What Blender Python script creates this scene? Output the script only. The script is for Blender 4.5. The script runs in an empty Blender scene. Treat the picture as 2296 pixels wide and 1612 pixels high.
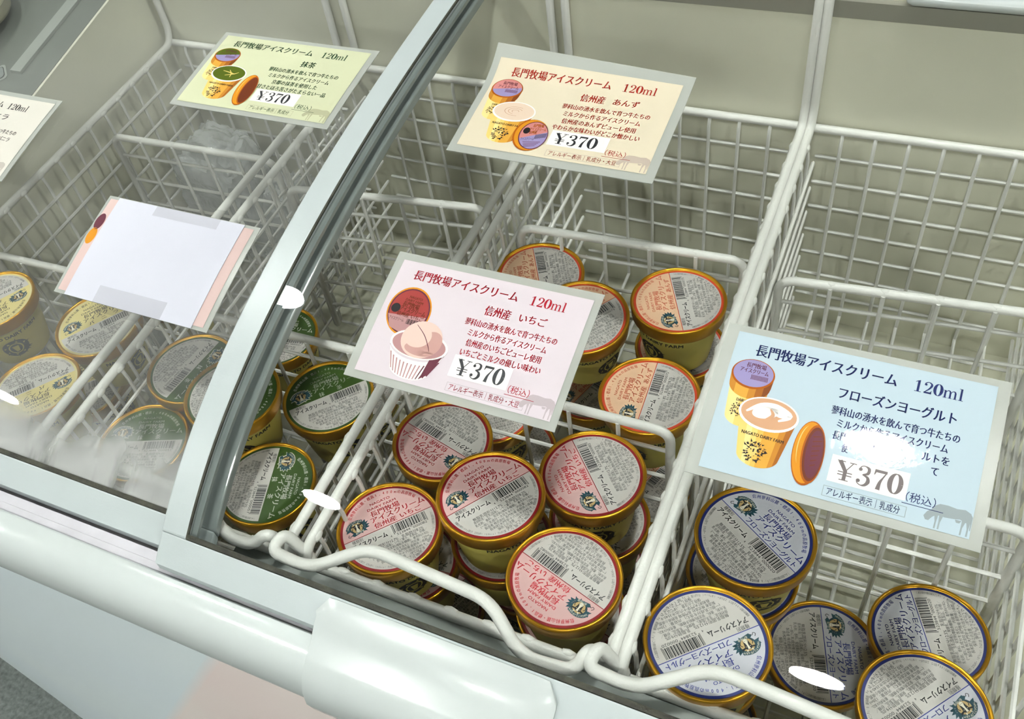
import bpy, bmesh, math, random
from mathutils import Vector, Matrix, noise

random.seed(11)
PI = math.pi
C = bpy.context.scene.collection
sc = bpy.context.scene

# ------------------------------------------------------------------ camera, world, exposure
ZR = 0.78                                   # height of the basket rails above the floor
CAM = Vector((0.0911, -0.19, 0.5587 + ZR))
AX = ((0.8952525, 0.22416704, -0.38503717),   # world axes seen in camera space (right, down, forward)
      (0.41523388, -0.73308525, 0.53867854),
      (-0.16150769, -0.6421397, -0.74938487))
cd = bpy.data.cameras.new('camera')
cam = bpy.data.objects.new('camera', cd); C.objects.link(cam)
M = Matrix.Identity(4)
for i in range(3):
    M[i][0] = AX[i][0]; M[i][1] = -AX[i][1]; M[i][2] = -AX[i][2]; M[i][3] = CAM[i]
cam.matrix_world = M
cd.sensor_fit = 'HORIZONTAL'; cd.sensor_width = 36.0
cd.lens = 2207.457 / 2296 * 36.0
cd.shift_x = (1148 - 1003.86) / 2296
cd.shift_y = (776.28 - 806) / 2296
cd.clip_start = 0.01; cd.clip_end = 50
sc.camera = cam
sc.cycles.diffuse_bounces = 2
sc.cycles.glossy_bounces = 3
sc.cycles.adaptive_threshold = 0.03
sc.cycles.transparent_max_bounces = 16
sc.view_settings.view_transform = 'Standard'
sc.view_settings.look = 'None'
sc.view_settings.gamma = 1.0
sc.view_settings.use_curve_mapping = False
sc.view_settings.exposure = 0.18
w = bpy.data.worlds.new('shop_ambience'); sc.world = w; w.use_nodes = True
w.node_tree.nodes['Background'].inputs[0].default_value = (0.90, 0.90, 0.84, 1)
w.node_tree.nodes['Background'].inputs[1].default_value = 0.17
LAMPS_AND_FILL = [(0.153, -1.21), (0.156, 0.40), (-1.27, -1.09), (-1.392, 0.43), (-2.72, -1.28),
         (-2.80, 0.42), (1.55, -1.20), (1.55, 0.42),
         (0.15, -2.75), (-1.30, -2.75), (1.55, -2.75), (0.15, -4.3), (-1.30, -4.3), (1.55, -4.3)]  # unseen front rows, added as fill for the front sheet and liner walls
LAMP_POWER = 800.0
CEIL = 2.60

# ------------------------------------------------------------------ materials
MATS = {}
def srgb(r, g, b):
    f = lambda c: (c / 255 / 12.92) if c <= 10 else ((c / 255 + 0.055) / 1.055) ** 2.4
    return (f(r), f(g), f(b))
def mat(name, col, rough=0.5, metal=0.0, spec=0.5, coat=0.0, coat_r=0.05, bump=0.0, bscale=300.0, var=0.0, vscale=40.0, emit=0.0):
    if name in MATS: return MATS[name]
    m = bpy.data.materials.new(name); m.use_nodes = True; MATS[name] = m
    nt = m.node_tree; b = nt.nodes['Principled BSDF']
    b.inputs['Base Color'].default_value = (*col, 1)
    b.inputs['Roughness'].default_value = rough
    b.inputs['Metallic'].default_value = metal
    b.inputs['Specular IOR Level'].default_value = spec
    b.inputs['Coat Weight'].default_value = coat
    b.inputs['Coat Roughness'].default_value = coat_r
    if emit:
        b.inputs['Emission Color'].default_value = (*col, 1); b.inputs['Emission Strength'].default_value = emit
    if bump or var:
        tc = nt.nodes.new('ShaderNodeTexCoord')
    if bump:
        n = nt.nodes.new('ShaderNodeTexNoise'); n.inputs['Scale'].default_value = bscale; n.inputs['Detail'].default_value = 3
        bp = nt.nodes.new('ShaderNodeBump'); bp.inputs['Strength'].default_value = bump; bp.inputs['Distance'].default_value = 0.001
        nt.links.new(tc.outputs['Object'], n.inputs['Vector']); nt.links.new(n.outputs['Fac'], bp.inputs['Height'])
        nt.links.new(bp.outputs['Normal'], b.inputs['Normal'])
        if coat: nt.links.new(bp.outputs['Normal'], b.inputs['Coat Normal'])
    if var:
        n2 = nt.nodes.new('ShaderNodeTexNoise'); n2.inputs['Scale'].default_value = vscale; n2.inputs['Detail'].default_value = 4
        rp = nt.nodes.new('ShaderNodeMapRange'); rp.inputs['From Min'].default_value = 0.3; rp.inputs['From Max'].default_value = 0.7
        rp.inputs['To Min'].default_value = 1 - var; rp.inputs['To Max'].default_value = 1 + var
        mx = nt.nodes.new('ShaderNodeVectorMath'); mx.operation = 'SCALE'; mx.inputs[0].default_value = col
        nt.links.new(tc.outputs['Object'], n2.inputs['Vector']); nt.links.new(n2.outputs['Fac'], rp.inputs['Value'])
        nt.links.new(rp.outputs['Result'], mx.inputs['Scale']); nt.links.new(mx.outputs['Vector'], b.inputs['Base Color'])
    return m

WIRE = mat('white_coated_wire', srgb(238, 237, 232), 0.34, bump=0.25, bscale=500)
WHITE = mat('white_gloss_plastic', srgb(204, 211, 209), 0.16, spec=0.45, coat=0.12)
FRAMEW = mat('white_satin_frame', srgb(190, 199, 199), 0.32, bump=0.05, bscale=900)
LINER = mat('white_steel_liner', srgb(232, 230, 210), 0.42, var=0.05, vscale=9)
GREY = mat('grey_track_plastic', srgb(140, 146, 142), 0.28, var=0.08, vscale=60)
DGREY = mat('dark_grey_end_plastic', srgb(122, 126, 120), 0.4, var=0.06, vscale=20)
LGREY = mat('light_grey_satin', srgb(168, 172, 166), 0.35)
SEAL = mat('grey_glass_seal', srgb(150, 158, 157), 0.16, spec=0.8, coat=0.4, var=0.15, vscale=12)
GASKET = mat('grimy_black_gasket', srgb(46, 46, 36), 0.7, var=0.5, vscale=120, bump=0.6, bscale=400)
GOLD = mat('gold_lid_card', srgb(206, 152, 34), 0.30, metal=0.8, bump=0.06, bscale=600, var=0.1, vscale=25)
CREAM = mat('cream_tub_card', srgb(206, 192, 96), 0.4, var=0.06, vscale=40)
INK = mat('black_ink', srgb(22, 24, 30), 0.5)
PAPER = mat('white_label_paper', srgb(206, 201, 196), 0.42, bump=0.03, bscale=900)
NAVYI = mat('navy_ink', srgb(24, 36, 92), 0.5)

# ------------------------------------------------------------------ mesh helpers
def link(name, me, parent=None):
    o = bpy.data.objects.new(name, me); C.objects.link(o)
    if parent is not None: o.parent = parent
    return o
def finish(bm, name, m, parent=None, smooth=True, loc=None):
    me = bpy.data.meshes.new(name); bm.normal_update(); bm.to_mesh(me); bm.free()
    for x in (m if isinstance(m, (list, tuple)) else [m]): me.materials.append(x)
    if smooth:
        me.shade_smooth(); me.set_sharp_from_angle(angle=math.radians(48))
    o = link(name, me, parent)
    if loc is not None: o.location = loc
    return o
def empty(name, label, cat, loc=(0, 0, 0), group=None):
    o = bpy.data.objects.new(name, None); C.objects.link(o); o.location = loc
    o.empty_display_size = 0.02
    o['label'] = label; o['category'] = cat
    if group: o['group'] = group
    return o
def fillet(pts, rad, n=6):
    pts = [Vector(p) for p in pts]; out = [pts[0]]
    for a, b, c in zip(pts, pts[1:], pts[2:]):
        u, v = (a - b), (c - b); r = min(rad, u.length * 0.49, v.length * 0.49)
        p, q = b + u.normalized() * r, b + v.normalized() * r
        for k in range(n + 1):
            t = k / n; out.append((1 - t) ** 2 * p + 2 * t * (1 - t) * b + t * t * q)
    out.append(pts[-1]); return out
def tube(bm, pts, r, segs=10, cap=True, round_end=False):
    pts = [Vector(p) for p in pts]
    P = [pts[0]]
    for p in pts[1:]:
        if (p - P[-1]).length > 1e-6: P.append(p)
    rad = [r] * len(P)
    if round_end:
        d0 = (P[0] - P[1]).normalized(); d1 = (P[-1] - P[-2]).normalized()
        pre = [P[0] + d0 * r * 0.95, P[0] + d0 * r * 0.7]; post = [P[-1] + d1 * r * 0.7, P[-1] + d1 * r * 0.95]
        P = pre + P + post; rad = [r * 0.3, r * 0.72] + rad + [r * 0.72, r * 0.3]
    rings = []; n = None
    for i, p in enumerate(P):
        a = P[max(i - 1, 0)]; b = P[min(i + 1, len(P) - 1)]; t = (b - a).normalized()
        if n is None:
            n = t.orthogonal().normalized()
        n = (n - t * n.dot(t)).normalized(); bnm = t.cross(n)
        rings.append([bm.verts.new(p + (math.cos(2 * PI * k / segs) * n + math.sin(2 * PI * k / segs) * bnm) * rad[i]) for k in range(segs)])
    for A, B in zip(rings, rings[1:]):
        for k in range(segs):
            bm.faces.new((A[k], A[(k + 1) % segs], B[(k + 1) % segs], B[k]))
    if cap:
        bm.faces.new(list(reversed(rings[0]))); bm.faces.new(rings[-1])
def ball(bm, c, r, su=8, sv=5, sx=1, sy=1, sz=1):
    c = Vector(c); rows = []
    for j in range(1, sv):
        th = PI * j / sv
        rows.append([bm.verts.new(c + Vector((sx * r * math.sin(th) * math.cos(2 * PI * k / su), sy * r * math.sin(th) * math.sin(2 * PI * k / su), sz * r * math.cos(th)))) for k in range(su)])
    top = bm.verts.new(c + Vector((0, 0, r * sz))); bot = bm.verts.new(c - Vector((0, 0, r * sz)))
    for A, B in zip(rows, rows[1:]):
        for k in range(su): bm.faces.new((A[k], B[k], B[(k + 1) % su], A[(k + 1) % su]))
    for k in range(su):
        bm.faces.new((top, rows[0][k], rows[0][(k + 1) % su])); bm.faces.new((bot, rows[-1][(k + 1) % su], rows[-1][k]))
def box(bm, a, b, mi=0):
    x0, y0, z0 = a; x1, y1, z1 = b
    v = [bm.verts.new(p) for p in ((x0, y0, z0), (x1, y0, z0), (x1, y1, z0), (x0, y1, z0), (x0, y0, z1), (x1, y0, z1), (x1, y1, z1), (x0, y1, z1))]
    for f in ((0, 3, 2, 1), (4, 5, 6, 7), (0, 1, 5, 4), (1, 2, 6, 5), (2, 3, 7, 6), (3, 0, 4, 7)):
        bm.faces.new([v[i] for i in f]).material_index = mi
def lathe(bm, prof, segs=64, mi=0, close=True):
    rings = [[bm.verts.new((r * math.cos(2 * PI * k / segs), r * math.sin(2 * PI * k / segs), z)) for k in range(segs)] for r, z in prof]
    for A, B in zip(rings, rings[1:]):
        for k in range(segs): bm.faces.new((A[k], A[(k + 1) % segs], B[(k + 1) % segs], B[k])).material_index = mi
    if close:
        bm.faces.new(list(reversed(rings[0]))).material_index = mi; bm.faces.new(rings[-1]).material_index = mi
def extrude_profile(bm, prof, x0, x1, n=1, closed=True):
    xs = [x0 + (x1 - x0) * i / n for i in range(n + 1)]
    rings = [[bm.verts.new((x, y, z)) for y, z in prof] for x in xs]
    k = len(prof)
    for A, B in zip(rings, rings[1:]):
        for i in range(k if closed else k - 1):
            bm.faces.new((A[i], B[i], B[(i + 1) % k], A[(i + 1) % k]))
    if closed:
        bm.faces.new(rings[0]); bm.faces.new(list(reversed(rings[-1])))
def fix(bm):
    bmesh.ops.recalc_face_normals(bm, faces=bm.faces[:])

# profile of the curved glass lids (height above the rails against depth)
GP = (7.562249509301641, -11.948062342858185, 7.747245400989648, -2.8827518595752863, 0.7325376718856188, 0.02230856188288847)
def G(y):
    r = 0.0
    for c in GP: r = r * y + c
    return r
# ------------------------------------------------------------------ flat print builder (text and artwork)
_tc = {}
def glyphs(s):
    if s in _tc: return _tc[s]
    c = bpy.data.curves.new('text', 'FONT'); c.body = s; c.fill_mode = 'FRONT'; c.resolution_u = 2
    o = bpy.data.objects.new('text', c); C.objects.link(o)
    dg = bpy.context.evaluated_depsgraph_get()
    me = bpy.data.meshes.new_from_object(o.evaluated_get(dg))
    vs = [(v.co.x, v.co.y) for v in me.vertices]; fs = [tuple(p.vertices) for p in me.polygons]
    bpy.data.objects.remove(o); bpy.data.curves.remove(c); bpy.data.meshes.remove(me)
    _tc[s] = (vs, fs); return _tc[s]
_k = glyphs('国')[0]
KY0, KY1 = min(v[1] for v in _k), max(v[1] for v in _k)
KX0, KX1 = min(v[0] for v in _k), max(v[0] for v in _k)
KH = KY1 - KY0; KC = (KY0 + KY1) / 2

class Print:
    """collects flat coloured shapes (x, y, layer) that end up as one mesh"""
    def __init__(s): s.v = []; s.f = []; s.m = []
    def poly(s, pts, m, layer):
        n = len(s.v); s.v += [(p[0], p[1], layer) for p in pts]; s.f.append(list(range(n, n + len(pts)))); s.m.append(m)
    def ell(s, cx, cy, rx, ry, m, layer, rot=0.0, a0=0.0, a1=2 * PI, n=40):
        full = abs(a1 - a0 - 2 * PI) < 1e-6; k = n if full else n + 1
        cr, sr = math.cos(rot), math.sin(rot); P = []
        for i in range(k):
            t = a0 + (a1 - a0) * i / n; x, y = rx * math.cos(t), ry * math.sin(t)
            P.append((cx + x * cr - y * sr, cy + x * sr + y * cr))
        s.poly(P, m, layer)
    def ring(s, cx, cy, r0, r1, m, layer, n=64, a0=0.0, a1=2 * PI, sy=1.0):
        for i in range(n):
            t, u = a0 + (a1 - a0) * i / n, a0 + (a1 - a0) * (i + 1) / n
            s.poly([(cx + r * math.cos(q), cy + sy * r * math.sin(q)) for r, q in ((r0, t), (r1, t), (r1, u), (r0, u))], m, layer)
    def rect(s, x0, y0, x1, y1, m, layer): s.poly([(x0, y0), (x1, y0), (x1, y1), (x0, y1)], m, layer)
    def stroke(s, pts, ws, m, layer, n=5):
        P, W = [], []
        k = len(pts)
        for i in range(k - 1):
            p0, p1, p2, p3 = pts[max(i - 1, 0)], pts[i], pts[i + 1], pts[min(i + 2, k - 1)]
            for j in range(n):
                t = j / n
                P.append(tuple(0.5 * (2 * p1[d] + (p2[d] - p0[d]) * t + (2 * p0[d] - 5 * p1[d] + 4 * p2[d] - p3[d]) * t * t + (3 * p1[d] - p0[d] - 3 * p2[d] + p3[d]) * t ** 3) for d in (0, 1)))
                W.append(ws[i] + (ws[i + 1] - ws[i]) * t)
        P.append(pts[-1]); W.append(ws[-1])
        L, Rr = [], []
        for i, p in enumerate(P):
            a, b = P[max(i - 1, 0)], P[min(i + 1, len(P) - 1)]
            dx, dy = b[0] - a[0], b[1] - a[1]; d = math.hypot(dx, dy) or 1
            L.append((p[0] - dy / d * W[i] / 2, p[1] + dx / d * W[i] / 2)); Rr.append((p[0] + dy / d * W[i] / 2, p[1] - dx / d * W[i] / 2))
        for i in range(len(P) - 1): s.poly([L[i], Rr[i], Rr[i + 1], L[i + 1]], m, layer)
    def raw(s, vs, fs, m, layer):
        n = len(s.v); s.v += [(x, y, layer) for x, y in vs]
        for f in fs: s.f.append([n + i for i in f]); s.m.append(m)
    def text(s, t, cx, cy, wd, h, m, layer, rot=0.0, fat=0.0, serif=False, shear=0.0, grow=0.0, thin=0.0):
        """text centred at (cx, cy), wd wide, kanji h tall; fat > 0 thickens all strokes, serif thickens only the uprights"""
        vs, fs = glyphs(t)
        if not vs: return
        x0 = min(v[0] for v in vs); x1 = max(v[0] for v in vs)
        sx = wd / max(x1 - x0, 1e-6); sy = h / KH; xm = (x0 + x1) / 2
        offs = [(0, 0)]
        if serif: offs = [(-0.027 * h, -0.003 * h), (0, 0.003 * h), (0.027 * h, -0.003 * h)]
        elif fat: offs = [(-fat * h, -fat * h), (fat * h, -fat * h), (-fat * h, fat * h), (fat * h, fat * h)]
        cr, sr = math.cos(rot), math.sin(rot)
        for ox, oy in offs:
            q = []
            for x, y in vs:
                X = (x - xm) * sx; g = 1 + grow * X / wd
                Y = (y - KC) * sy * g; X = X + Y * shear
                X += ox; Y += oy
                q.append((cx + X * cr - Y * sr, cy + X * sr + Y * cr))
            s.raw(q, fs, m, layer)
    def arc(s, t, r, a0, a1, h, m, layer, bottom=False, serif=False, wf=0.8):
        """one character at a time along a circle, from angle a0 to a1 in degrees"""
        n = len(t)
        for i, ch in enumerate(t):
            if ch in ' 　': continue
            a = math.radians(a0 + (a1 - a0) * (i + 0.5) / n)
            vs, fs = glyphs(ch)
            if not vs: continue
            x0 = min(v[0] for v in vs); x1 = max(v[0] for v in vs)
            sx = h / KH * wf
            rot = a + PI / 2 if bottom else a - PI / 2
            cx, cy = r * math.cos(a), r * math.sin(a); cr, sr = math.cos(rot), math.sin(rot)
            for ox in ((-0.02 * h, 0.02 * h) if serif else (0,)):
                q = []
                for x, y in vs:
                    X = (x - (x0 + x1) / 2) * sx + ox; Y = (y - KC) * h / KH
                    q.append((cx + X * cr - Y * sr, cy + X * sr + Y * cr))
                s.raw(q, fs, m, layer)
    # high-contrast roman figures and letters, drawn stroke by stroke in a unit em
    def roman(s, t, x, y, h, m, layer, sp=0.56, slant=0.0):
        def put(fn):
            tmp = Print(); fn(tmp); n = len(s.v)
            s.v += [(x + (a + slant * b) * h, y + b * h, layer) for a, b, _ in tmp.v]
            for f in tmp.f: s.f.append([n + i for i in f]); s.m.append(m)
        for ch in t:
            adv = sp
            if ch == '0': put(lambda p: [p.stroke([(0.25 + 0.17 * math.cos(k * PI / 12), 0.36 + 0.345 * math.sin(k * PI / 12)) for k in range(25)], [0.13 * abs(math.cos(k * PI / 12)) ** 1.2 + 0.028 for k in range(25)], 0, 0, 2)])
            elif ch == '1': put(lambda p: [p.rect(0.2, 0.03, 0.32, 0.68, 0, 0), p.rect(0.09, 0, 0.43, 0.035, 0, 0), p.poly([(0.2, 0.68), (0.09, 0.60), (0.09, 0.57), (0.2, 0.62)], 0, 0), p.poly([(0.2, 0.68), (0.32, 0.68), (0.32, 0.73)], 0, 0)])
            elif ch == '2': put(lambda p: [p.stroke([(0.09, 0.50), (0.10, 0.62), (0.24, 0.70), (0.38, 0.62), (0.40, 0.50), (0.30, 0.30), (0.08, 0.06)], [0.10, 0.06, 0.04, 0.09, 0.12, 0.08, 0.03], 0, 0), p.ell(0.12, 0.53, 0.06, 0.06, 0, 0, n=14), p.rect(0.06, 0, 0.44, 0.10, 0, 0), p.poly([(0.40, 0.05), (0.45, 0.2), (0.43, 0.2), (0.34, 0.08)], 0, 0)])
            elif ch == '3': put(lambda p: [p.stroke([(0.09, 0.58), (0.13, 0.67), (0.24, 0.70), (0.37, 0.63), (0.36, 0.46), (0.20, 0.385)], [0.04, 0.03, 0.03, 0.10, 0.10, 0.03], 0, 0), p.stroke([(0.20, 0.385), (0.37, 0.32), (0.41, 0.17), (0.33, 0.04), (0.20, 0.005), (0.08, 0.07), (0.07, 0.14)], [0.03, 0.09, 0.13, 0.09, 0.03, 0.03, 0.04], 0, 0), p.ell(0.11, 0.56, 0.06, 0.06, 0, 0, n=14), p.ell(0.10, 0.15, 0.065, 0.065, 0, 0, n=14)])
            elif ch == '7': put(lambda p: [p.rect(0.07, 0.60, 0.45, 0.70, 0, 0), p.poly([(0.06, 0.70), (0.05, 0.50), (0.075, 0.50), (0.12, 0.62)], 0, 0), p.stroke([(0.43, 0.64), (0.34, 0.44), (0.27, 0.25), (0.245, 0.0)], [0.03, 0.05, 0.10, 0.15], 0, 0)])
            elif ch == '¥':
                put(lambda p: [p.stroke([(0.06, 0.69), (0.17, 0.53), (0.29, 0.34)], [0.14, 0.13, 0.12], 0, 0), p.stroke([(0.30, 0.36), (0.40, 0.52), (0.50, 0.69)], [0.03, 0.03, 0.03], 0, 0), p.rect(0.23, 0.02, 0.35, 0.38, 0, 0),
                               p.rect(-0.02, 0.67, 0.24, 0.70, 0, 0), p.rect(0.38, 0.67, 0.60, 0.70, 0, 0), p.rect(0.14, 0.0, 0.44, 0.03, 0, 0), p.rect(0.06, 0.28, 0.52, 0.315, 0, 0), p.rect(0.06, 0.18, 0.52, 0.215, 0, 0)])
                adv = 0.64
            elif ch == 'm':
                put(lambda p: [p.rect(0.06, 0.02, 0.15, 0.46, 0, 0), p.rect(0.31, 0.02, 0.40, 0.36, 0, 0), p.rect(0.56, 0.02, 0.65, 0.36, 0, 0)] + [p.rect(a, 0, a + 0.19, 0.03, 0, 0) for a in (0.01, 0.26, 0.51)] +
                    [p.stroke([(0.13, 0.34), (0.22, 0.45), (0.32, 0.44), (0.355, 0.34)], [0.03, 0.04, 0.07, 0.09], 0, 0), p.stroke([(0.38, 0.34), (0.47, 0.45), (0.57, 0.44), (0.605, 0.34)], [0.03, 0.04, 0.07, 0.09], 0, 0), p.rect(0.01, 0.43, 0.10, 0.46, 0, 0)])
                adv = 0.74
            elif ch == 'l':
                put(lambda p: [p.rect(0.09, 0.02, 0.19, 0.72, 0, 0), p.rect(0.02, 0, 0.26, 0.03, 0, 0), p.rect(0.02, 0.69, 0.12, 0.72, 0, 0)])
                adv = 0.3
            x += adv * h
    def build(s, mats, scale, dl=0.00004, cuts=None, fn=None):
        bm = bmesh.new(); V = [bm.verts.new((x * scale, y * scale, l * dl)) for x, y, l in s.v]
        for f, m in zip(s.f, s.m):
            if len(set(f)) < 3: continue
            try:
                fc = bm.faces.new([V[i] for i in f]); fc.material_index = m
                if fc.calc_area() < 1e-16: pass
            except ValueError: pass
        bm.normal_update()
        fl = [f for f in bm.faces if f.normal.z < 0]
        if fl: bmesh.ops.reverse_faces(bm, faces=fl)
        if cuts:
            for y in cuts:
                bmesh.ops.bisect_plane(bm, geom=bm.verts[:] + bm.edges[:] + bm.faces[:], dist=1e-7, plane_co=(0, y, 0), plane_no=(0, 1, 0))
        if fn:
            for v in bm.verts: v.co = fn(v.co.x, v.co.y, v.co.z)
        return bm

def ean(code):
    Lc = ['0001101', '0011001', '0010011', '0111101', '0100011', '0110001', '0101111', '0111011', '0110111', '0001011']
    par = ['LLLLLL', 'LLGLGG', 'LLGGLG', 'LLGGGL', 'LGLLGG', 'LGGLLG', 'LGGGLL', 'LGLGLG', 'LGLGGL', 'LGGLGL'][int(code[0])]
    Rc = [''.join('1' if c == '0' else '0' for c in x) for x in Lc]; Gc = [x[::-1] for x in Rc]
    return '101' + ''.join((Lc if p == 'L' else Gc)[int(d)] for d, p in zip(code[1:7], par)) + '01010' + ''.join(Rc[int(d)] for d in code[7:]) + '101'

# ------------------------------------------------------------------ the farm emblem
def emblem(p, cx, cy, s, T, TAN, CR, DK, layer, halo=None):
    def tr(pts): return [(cx + x * s, cy + y * s) for x, y in pts]
    def leaf(x, y, a, l, wdt, m, ly):
        ca, sa = math.cos(a), math.sin(a)
        p.poly(tr([(x + u * ca - v * sa, y + u * sa + v * ca) for u, v in ((0, 0), (l * 0.4, wdt), (l, 0), (l * 0.4, -wdt))]), m, ly)
    leaves = [(0.28, 0.05, 0.9, 0.32, 0.07), (0.30, 0.0, 0.5, 0.33, 0.07), (0.32, -0.05, 0.1, 0.30, 0.07), (0.30, -0.1, -0.3, 0.28, 0.07), (0.25, 0.12, 1.3, 0.26, 0.06),
              (0.34, 0.1, 0.75, 0.2, 0.05), (0.34, -0.12, -0.1, 0.22, 0.05), (0.22, -0.16, -0.75, 0.28, 0.06), (0.1, -0.2, -1.2, 0.22, 0.06)]
    def top(k, m, ly):
        for i in range(12):
            a, b = PI * (0.97 - 0.72 * i / 12), PI * (0.97 - 0.72 * (i + 1) / 12)
            p.poly(tr([(r * math.cos(t) * 1.05, r * math.sin(t) * 0.82) for r, t in ((0.33 - k, a), (0.50 + k, a), (0.50 + k, b), (0.33 - k, b))]), m, ly)
        p.poly(tr([(-0.56 - k, -0.12 - k), (-0.33 + k, -0.08), (-0.36, 0.14), (-0.54 - k, 0.12 + k), (-0.48, 0.0)]), m, ly)
    def bot(k, m, ly):
        p.poly(tr([(-0.34 - k, -0.30), (-0.26, -0.42 - k), (0.34 + k, -0.30 - k), (0.40 + k, -0.14 + k), (0.18, -0.20 + k), (-0.28, -0.24 + k)]), m, ly)
    if halo is not None:
        for x, y, a, l, wdt in leaves: leaf(x - 0.02, y, a, l + 0.06, wdt + 0.035, halo, layer)
        top(0.04, halo, layer); bot(0.04, halo, layer); p.ell(cx, cy - 0.02 * s, 0.42 * s, 0.34 * s, halo, layer, n=30)
    l1 = layer + 1
    for x, y, a, l, wdt in leaves: leaf(x, y, a, l, wdt, T, l1)
    p.ell(cx, cy, 0.36 * s, 0.32 * s, DK, l1, n=30)
    p.ell(cx, cy, 0.335 * s, 0.295 * s, T, l1 + 1, n=30); p.ell(cx, cy, 0.29 * s, 0.26 * s, TAN, l1 + 2, n=30)
    top(0, T, l1 + 1); bot(0, T, l1 + 1)
    # the cow's head
    l2 = l1 + 3
    p.poly(tr([(-0.10, 0.18), (0.10, 0.18), (0.15, 0.10), (0.12, -0.06), (0.10, -0.20), (0.04, -0.25), (-0.04, -0.25), (-0.10, -0.20), (-0.12, -0.06), (-0.15, 0.10)]), DK, l2)
    p.poly(tr([(-0.12, 0.13), (-0.27, 0.17), (-0.29, 0.10), (-0.14, 0.07)]), DK, l2); p.poly(tr([(0.12, 0.13), (0.27, 0.17), (0.29, 0.10), (0.14, 0.07)]), DK, l2)
    p.poly(tr([(-0.05, 0.17), (0.05, 0.17), (0.035, 0.02), (0.05, -0.08), (0.09, -0.16), (0.08, -0.22), (0.03, -0.245), (-0.03, -0.245), (-0.08, -0.22), (-0.09, -0.16), (-0.05, -0.08), (-0.035, 0.02)]), CR, l2 + 1)
    p.poly(tr([(-0.10, 0.17), (-0.15, 0.25), (-0.12, 0.27), (-0.06, 0.19)]), CR, l2 + 1); p.poly(tr([(0.10, 0.17), (0.15, 0.25), (0.12, 0.27), (0.06, 0.19)]), CR, l2 + 1)
    for q in (-0.04, 0.04): p.ell(cx + q * s, cy - 0.17 * s, 0.016 * s, 0.014 * s, DK, l2 + 2, n=8)
    for q in (-0.085, 0.085): p.ell(cx + q * s, cy + 0.06 * s, 0.016 * s, 0.016 * s, CR, l2 + 1, n=8)
    for k in (-1, 1):
        p.stroke(tr([(0.2 * k, 0.02), (0.26 * k, -0.08), (0.2 * k, -0.2)]), [0.03 * s] * 3, DK, l2, 3)
    p.stroke(tr([(-0.45, -0.22), (-0.52, -0.32), (-0.44, -0.38), (-0.38, -0.30), (-0.30, -0.36)]), [0.025 * s] * 5, DK, l1, 3)
    n = 11
    for i, ch in enumerate('NAGATO/FARM'):
        a = PI * (0.93 - 0.64 * i / (n - 1)); x, y = 0.415 * math.cos(a) * 1.05, 0.415 * math.sin(a) * 0.82
        p.text(ch, cx + x * s, cy + y * s, 0.07 * s, 0.12 * s, CR, l2 + 1, rot=a - PI / 2)
    p.text('長門牧場', cx + 0.05 * s, cy - 0.29 * s, 0.42 * s, 0.10 * s, CR, l2 + 1, rot=0.1)

# ------------------------------------------------------------------ the room shell
def struct(name, bm, m, loc=None, smooth=False):
    o = finish(bm, name, m, None, smooth, loc); o['kind'] = 'structure'; return o
bm = bmesh.new(); box(bm, (-7.5, -6.5, -0.05), (7.5, 6.5, 0)); 
struct('floor', bm, mat('speckled_grey_carpet', srgb(112, 118, 114), 0.9, var=0.32, vscale=160, bump=0.5, bscale=500))
bm = bmesh.new(); box(bm, (-7.5, -6.5, CEIL), (7.5, 6.5, CEIL + 0.05))
struct('ceiling', bm, mat('matt_grey_ceiling', srgb(150, 150, 142), 0.9))

EM = mat('lit_lamp_diffuser', (0.98, 1.0, 0.965), 0.5, emit=LAMP_POWER)
for i, (x, y) in enumerate(LAMPS_AND_FILL):
    r = empty('downlight_or_fill', 'round recessed ceiling lamp shining on the freezer, front rows added as fill', 'lamp', (x, y, CEIL), group='recessed ceiling lamps above the freezer')
    bm = bmesh.new(); lathe(bm, [(0.064, 0.0), (0.090, 0.0), (0.090, -0.006), (0.080, -0.010), (0.064, -0.008)], 40, close=False)
    finish(bm, 'trim_ring', WHITE, r)
    bm = bmesh.new(); lathe(bm, [(0.064, -0.004), (0.001, -0.004)], 40, close=True); fix(bm)
    finish(bm, 'diffuser', EM, r)

# ------------------------------------------------------------------ the freezer cabinet (one thing, its parts are children)
fz = empty('ice_cream_freezer', 'long white chest freezer with curved glass top and pale printed front', 'freezer', (-0.1, 0.2, 0))
OFF = Vector((0.1, -0.2, ZR))
def part(name, bm, m, parent=fz, smooth=True, off=OFF):
    return finish(bm, name, m, parent, smooth, off)
FX0, FX1 = -1.25, 0.75
lipp = [(-0.0245, -0.0045), (-0.0265, -0.0035), (-0.034, -0.0045), (-0.043, -0.0085), (-0.0495, -0.016), (-0.0535, -0.026), (-0.0545, -0.037), (-0.052, -0.05), (-0.046, -0.06), (-0.040, -0.064), (-0.0245, -0.064)]
bm = bmesh.new(); extrude_profile(bm, lipp, FX0, FX1); fix(bm)
o = part('front_lip', bm, WHITE)
b = o.modifiers.new('bevel', 'BEVEL'); b.width = 0.002; b.segments = 3; b.limit_method = 'ANGLE'; b.angle_limit = math.radians(40)
bm = bmesh.new(); extrude_profile(bm, [(-0.0245, -0.06), (-0.0245, -0.0085), (-0.0235, -0.0078), (-0.0185, -0.0082), (-0.0180, -0.0092), (-0.0108, -0.0098), (-0.0100, -0.0150), (-0.0092, -0.0225), (0.014, -0.026), (0.014, -0.06)], FX0, FX1); fix(bm)
part('sliding_track', bm, mat('white_track_plastic', srgb(206, 204, 210), 0.3, var=0.06, vscale=50), smooth=False)
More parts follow.
